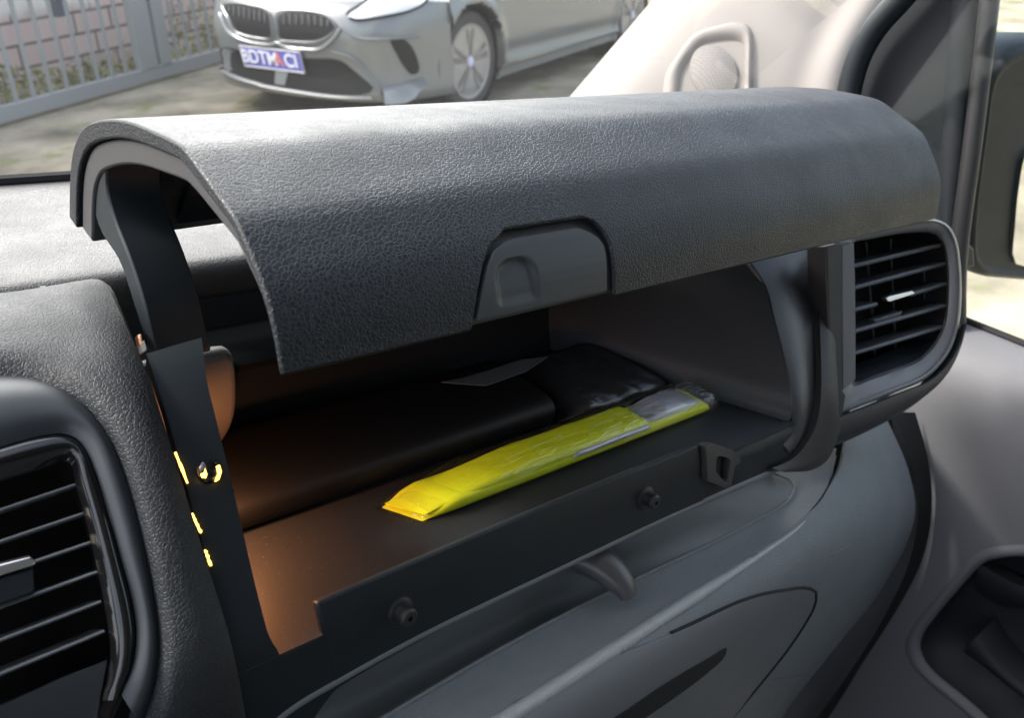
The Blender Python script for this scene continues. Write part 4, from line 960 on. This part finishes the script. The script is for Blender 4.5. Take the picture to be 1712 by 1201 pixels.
# cabin, bonnet rear, tail: simple closed shapes
Gd = []
for u, wt, hw in ((-.35, .93, .74), (-.95, 1.30, .62), (-1.5, 1.43, .58), (-2.4, 1.42, .58), (-3.1, 1.2, .60), (-3.45, .95, .70)):
    Gd.append([CW_(u, v, w_) for v, w_ in ((-hw - .12, .90), (-hw, wt - .08), (-hw + .1, wt), (0, wt + .02), (hw - .1, wt), (hw, wt - .08), (hw + .12, .90))])
grid_shell('cabin', Gd, 0, principled('car_glass_dark', (.03, .035, .04), .08), car, van=False, out=CW_(-2, 0, 9))
Gd = [[CW_(u, v, w_) for v, w_ in ((-.88, .2), (-.9, .6), (-.85, .93), (0, .97), (.85, .93), (.9, .6), (.88, .2))] for u in (-3.3, -3.45, -3.5)]
grid_shell('tail', Gd, .02, CARP, car, van=False, out=CW_(-9, 0, .5))
prism('underbody', [CW_(.55, -.8, .15), CW_(.55, .8, .15), CW_(-3.3, .8, .15), CW_(-3.3, -.8, .15)], (0, 0, .05), CARD, car, van=False)
def wheel(u, sgn):
    c_ = CW_(u, sgn * (HW - .02), .325); ax = vf * sgn
    prof = [(.20, -.22), (.30, -.22), (.322, -.19), (.325, -.1), (.322, -.03), (.305, -.004), (.262, .002), (.243, -.006), (.240, -.02)]
    wh = lathe('wheel', prof, c_, ax, TYRE, car, n=48, van=False)
    lathe('rim', [(.243, -.006), (.238, .0), (.222, -.004), (.215, -.05), (.21, -.12)], c_, ax, RIM, wh, n=48, van=False)
    lathe('rim_barrel', [(.21, -.075), (.05, -.07), (.01, -.07)], c_, ax, RIMD, wh, n=32, van=False)
    e2 = np.array([0, 0, 1.0]); e1 = np.cross(ax, e2)
    for k in range(5):
        a = rad(72 * k + 20)
        for da in (-.17, .17):
            dr_ = e1 * math.cos(a + da) + e2 * math.sin(a + da); tn = -e1 * math.sin(a + da) + e2 * math.cos(a + da)
            d0 = e1 * math.cos(a + da * .3) + e2 * math.sin(a + da * .3)
            q = [c_ + d0 * .035 + tn * .020, c_ + d0 * .035 - tn * .020, c_ + dr_ * .218 - tn * .024, c_ + dr_ * .218 + tn * .024]
            prism('spoke', [p - ax * .028 for p in q], ax * .022, RIM, wh, van=False, bevel=.004)
    lathe('wheel_cap', [(.034, -.02), (.034, .0), (.03, .003), (.004, .004)], c_, ax, principled('cap_white_blue', (.55, .60, .78), .3), wh, van=False)
    lathe('wheel_well', [(.358, -.03), (.358, -.35)], CW_(u, sgn * HW, .335), ax, CARD, car, n=40, van=False, caps=(0, 1))
wheel(0, 1); wheel(-2.67, 1); wheel(0, -1); wheel(-2.67, -1)
# front details dropped on the bumper skin
def cpatch(name, out, off, mat, parent, **kw): return patch(name, out, CS, off, .0, mat, parent, van=False, **kw)
for g_ in ([(377, 11), (392, 8), (418, 11), (442, 17), (451, 25), (454, 45), (454, 61), (428, 60), (410, 56), (398, 51), (386, 30)], [(468, 24), (498, 20), (536, 25), (550, 32), (561, 47), (550, 58), (531, 67), (494, 67), (470, 63), (467, 45)]):
    gobj = cpatch('grille', g_, .006, CARD, car)
    c_ = np.array(g_).mean(0)
    ringp = [CS.hit(*(c_ + (p - c_) * 1.06), .012) for p in cr(g_, 40, True)]
    tube('grille_frame', ringp + [ringp[0]], .006, principled('bright_trim', (.16, .165, .17), .3, .5, .4), gobj, sides=8, van=False)
    x0, x1 = min(p[0] for p in g_), max(p[0] for p in g_)
    for q in range(1, 9):
        px = x0 + (x1 - x0) * q / 9
        yy = [p for p in cr(g_, 80, True) if abs(p[0] - px) < 3]
        ya, yb = min(p[1] for p in yy) + 3, max(p[1] for p in yy) - 3
        tube('grille_bar', [CS.hit(px, ya + (yb - ya) * t, .012) for t in (0, .2, .42)], .006, principled('grille_bar_grey', (.09, .095, .10), .4), gobj, sides=6, van=False)
sur = [CS.hit(*p, .004) for p in cr([(371, 22), (380, 45), (392, 58), (420, 69), (455, 73), (466, 70), (480, 77), (510, 81), (537, 80), (556, 66), (570, 47)], 50)]
tube('grille_surround', sur, .020, CARP, car, sides=10, flat=.6, van=False)
cpatch('lower_intake', [(366, 80), (390, 80), (440, 95), (520, 97), (568, 100), (592, 118), (625, 150), (600, 158), (560, 156), (480, 148), (420, 134), (372, 117), (366, 100)], .006, CARD, car)
spl_ = [CS.hit(*p, .012) for p in cr([(366, 113), (390, 126), (430, 139), (500, 152), (560, 160), (622, 163)], 30)]
tube('splitter', spl_, .022, principled('splitter_grey', (.16, .17, .175), .4), car, sides=8, flat=.6, van=False)
cpatch('tow_cover', [(463, 117), (484, 119), (478, 143), (461, 140)], .012, CARP, car, smooth_outline=False, n=24)
cpatch('side_intake', [(652, 64), (676, 66), (690, 81), (700, 118), (688, 124), (676, 112), (664, 92)], .006, CARD, car)
hl = cpatch('headlight', [(580, 25), (604, 8), (625, -6), (660, -16), (715, -14), (712, 2), (690, 16), (641, 28), (592, 33)], .008, LENS, car); 
# bright lower corner blade
up_ = cr([(640, 146), (664, 140), (690, 132), (706, 128)], 12); lo_ = cr([(640, 164), (656, 164), (672, 162), (704, 140)], 12)
grid_shell('bumper_blade', [[CS.hit(*a, .004), CS.hit(*(a * .5 + b * .5), .05), CS.hit(*b, .095), CS.hit(b[0], b[1] + 4, .02)] for a, b in zip(up_, lo_)], 0, CARP, car, van=False, sharp=30)
hlo = cr([(580, 25), (604, 8), (625, -6), (660, -16), (715, -14), (712, 2), (690, 16), (641, 28), (592, 33)], 40, True)
tube('headlight_edge', [CS.hit(*p, .010) for p in hlo], .008, CARD, hl, sides=6, van=False)
ridge = [CS.hit(*p, .006) for p in cr([(575, 48), (600, 62), (640, 64), (700, 60)], 20)]
tube('bumper_crease', ridge, .016, CARP, car, sides=10, flat=.5, van=False)
ridge = [CS.hit(*p, .006) for p in cr([(556, 84), (590, 96), (622, 128), (640, 160)], 20)]
tube('bumper_crease', ridge, .014, CARP, car, sides=10, flat=.5, van=False)
# number plate
pq = [CS.hit(*p, .02) for p in ((404, 77), (513, 89), (516, 117), (408, 104))]
pc_ = sum(pq) / 4; px_ = _n((pq[1] + pq[2] - pq[0] - pq[3])); pn_ = _n(np.cross(px_, pq[3] - pq[0]))
if pn_ @ (CAMW - pc_) < 0: pn_ = -pn_
py_ = _n(np.cross(pn_, px_)); pn_ = np.cross(px_, py_)
pw, ph_ = .26, .0625
PLB = principled('plate_violet_blue', (.12, .13, .45), .4)
plate = prism('number_plate', [pc_ - px_ * pw - py_ * ph_, pc_ + px_ * pw - py_ * ph_, pc_ + px_ * pw + py_ * ph_, pc_ - px_ * pw + py_ * ph_], pn_ * .008, PLB, car, van=False)
def text(txt, xoff, size, mat, nm):
    cu = bpy.data.curves.new('t', 'FONT'); cu.body = txt; cu.size = size; cu.align_x = 'CENTER'; cu.align_y = 'CENTER'; cu.extrude = .002; cu.offset = .0012
    to = bpy.data.objects.new('t', cu); COL.objects.link(to); bpy.context.view_layer.update()
    me = bpy.data.meshes.new_from_object(to.evaluated_get(bpy.context.evaluated_depsgraph_get()))
    V = [pc_ + px_ * (v.co.x + xoff) + py_ * v.co.y + pn_ * (.0105 + v.co.z) for v in me.vertices]; F = [tuple(p.vertices) for p in me.polygons]
    bpy.data.objects.remove(to); bpy.data.curves.remove(cu); bpy.data.meshes.remove(me)
    return mk(nm, V, F, mat, plate, van=False, smooth='keep')
WH = principled('plate_white', (.82, .83, .9), .4); RD = principled('plate_red', (.75, .22, .20), .4)
text('BDTM', -.105, .120, WH, 'plate_lettering'); text('A', .062, .120, RD, 'plate_mark'); text('CI', .17, .120, WH, 'plate_lettering')
fr_ = [pc_ + px_ * a * pw * 1.01 + py_ * b * ph_ * 1.04 + pn_ * .006 for a, b in ((-1, -1), (1, -1), (1, 1), (-1, 1), (-1, -1))]
tube('plate_border', fr_, .005, principled('plate_border_grey', (.6, .6, .6), .4), plate, sides=6, van=False)
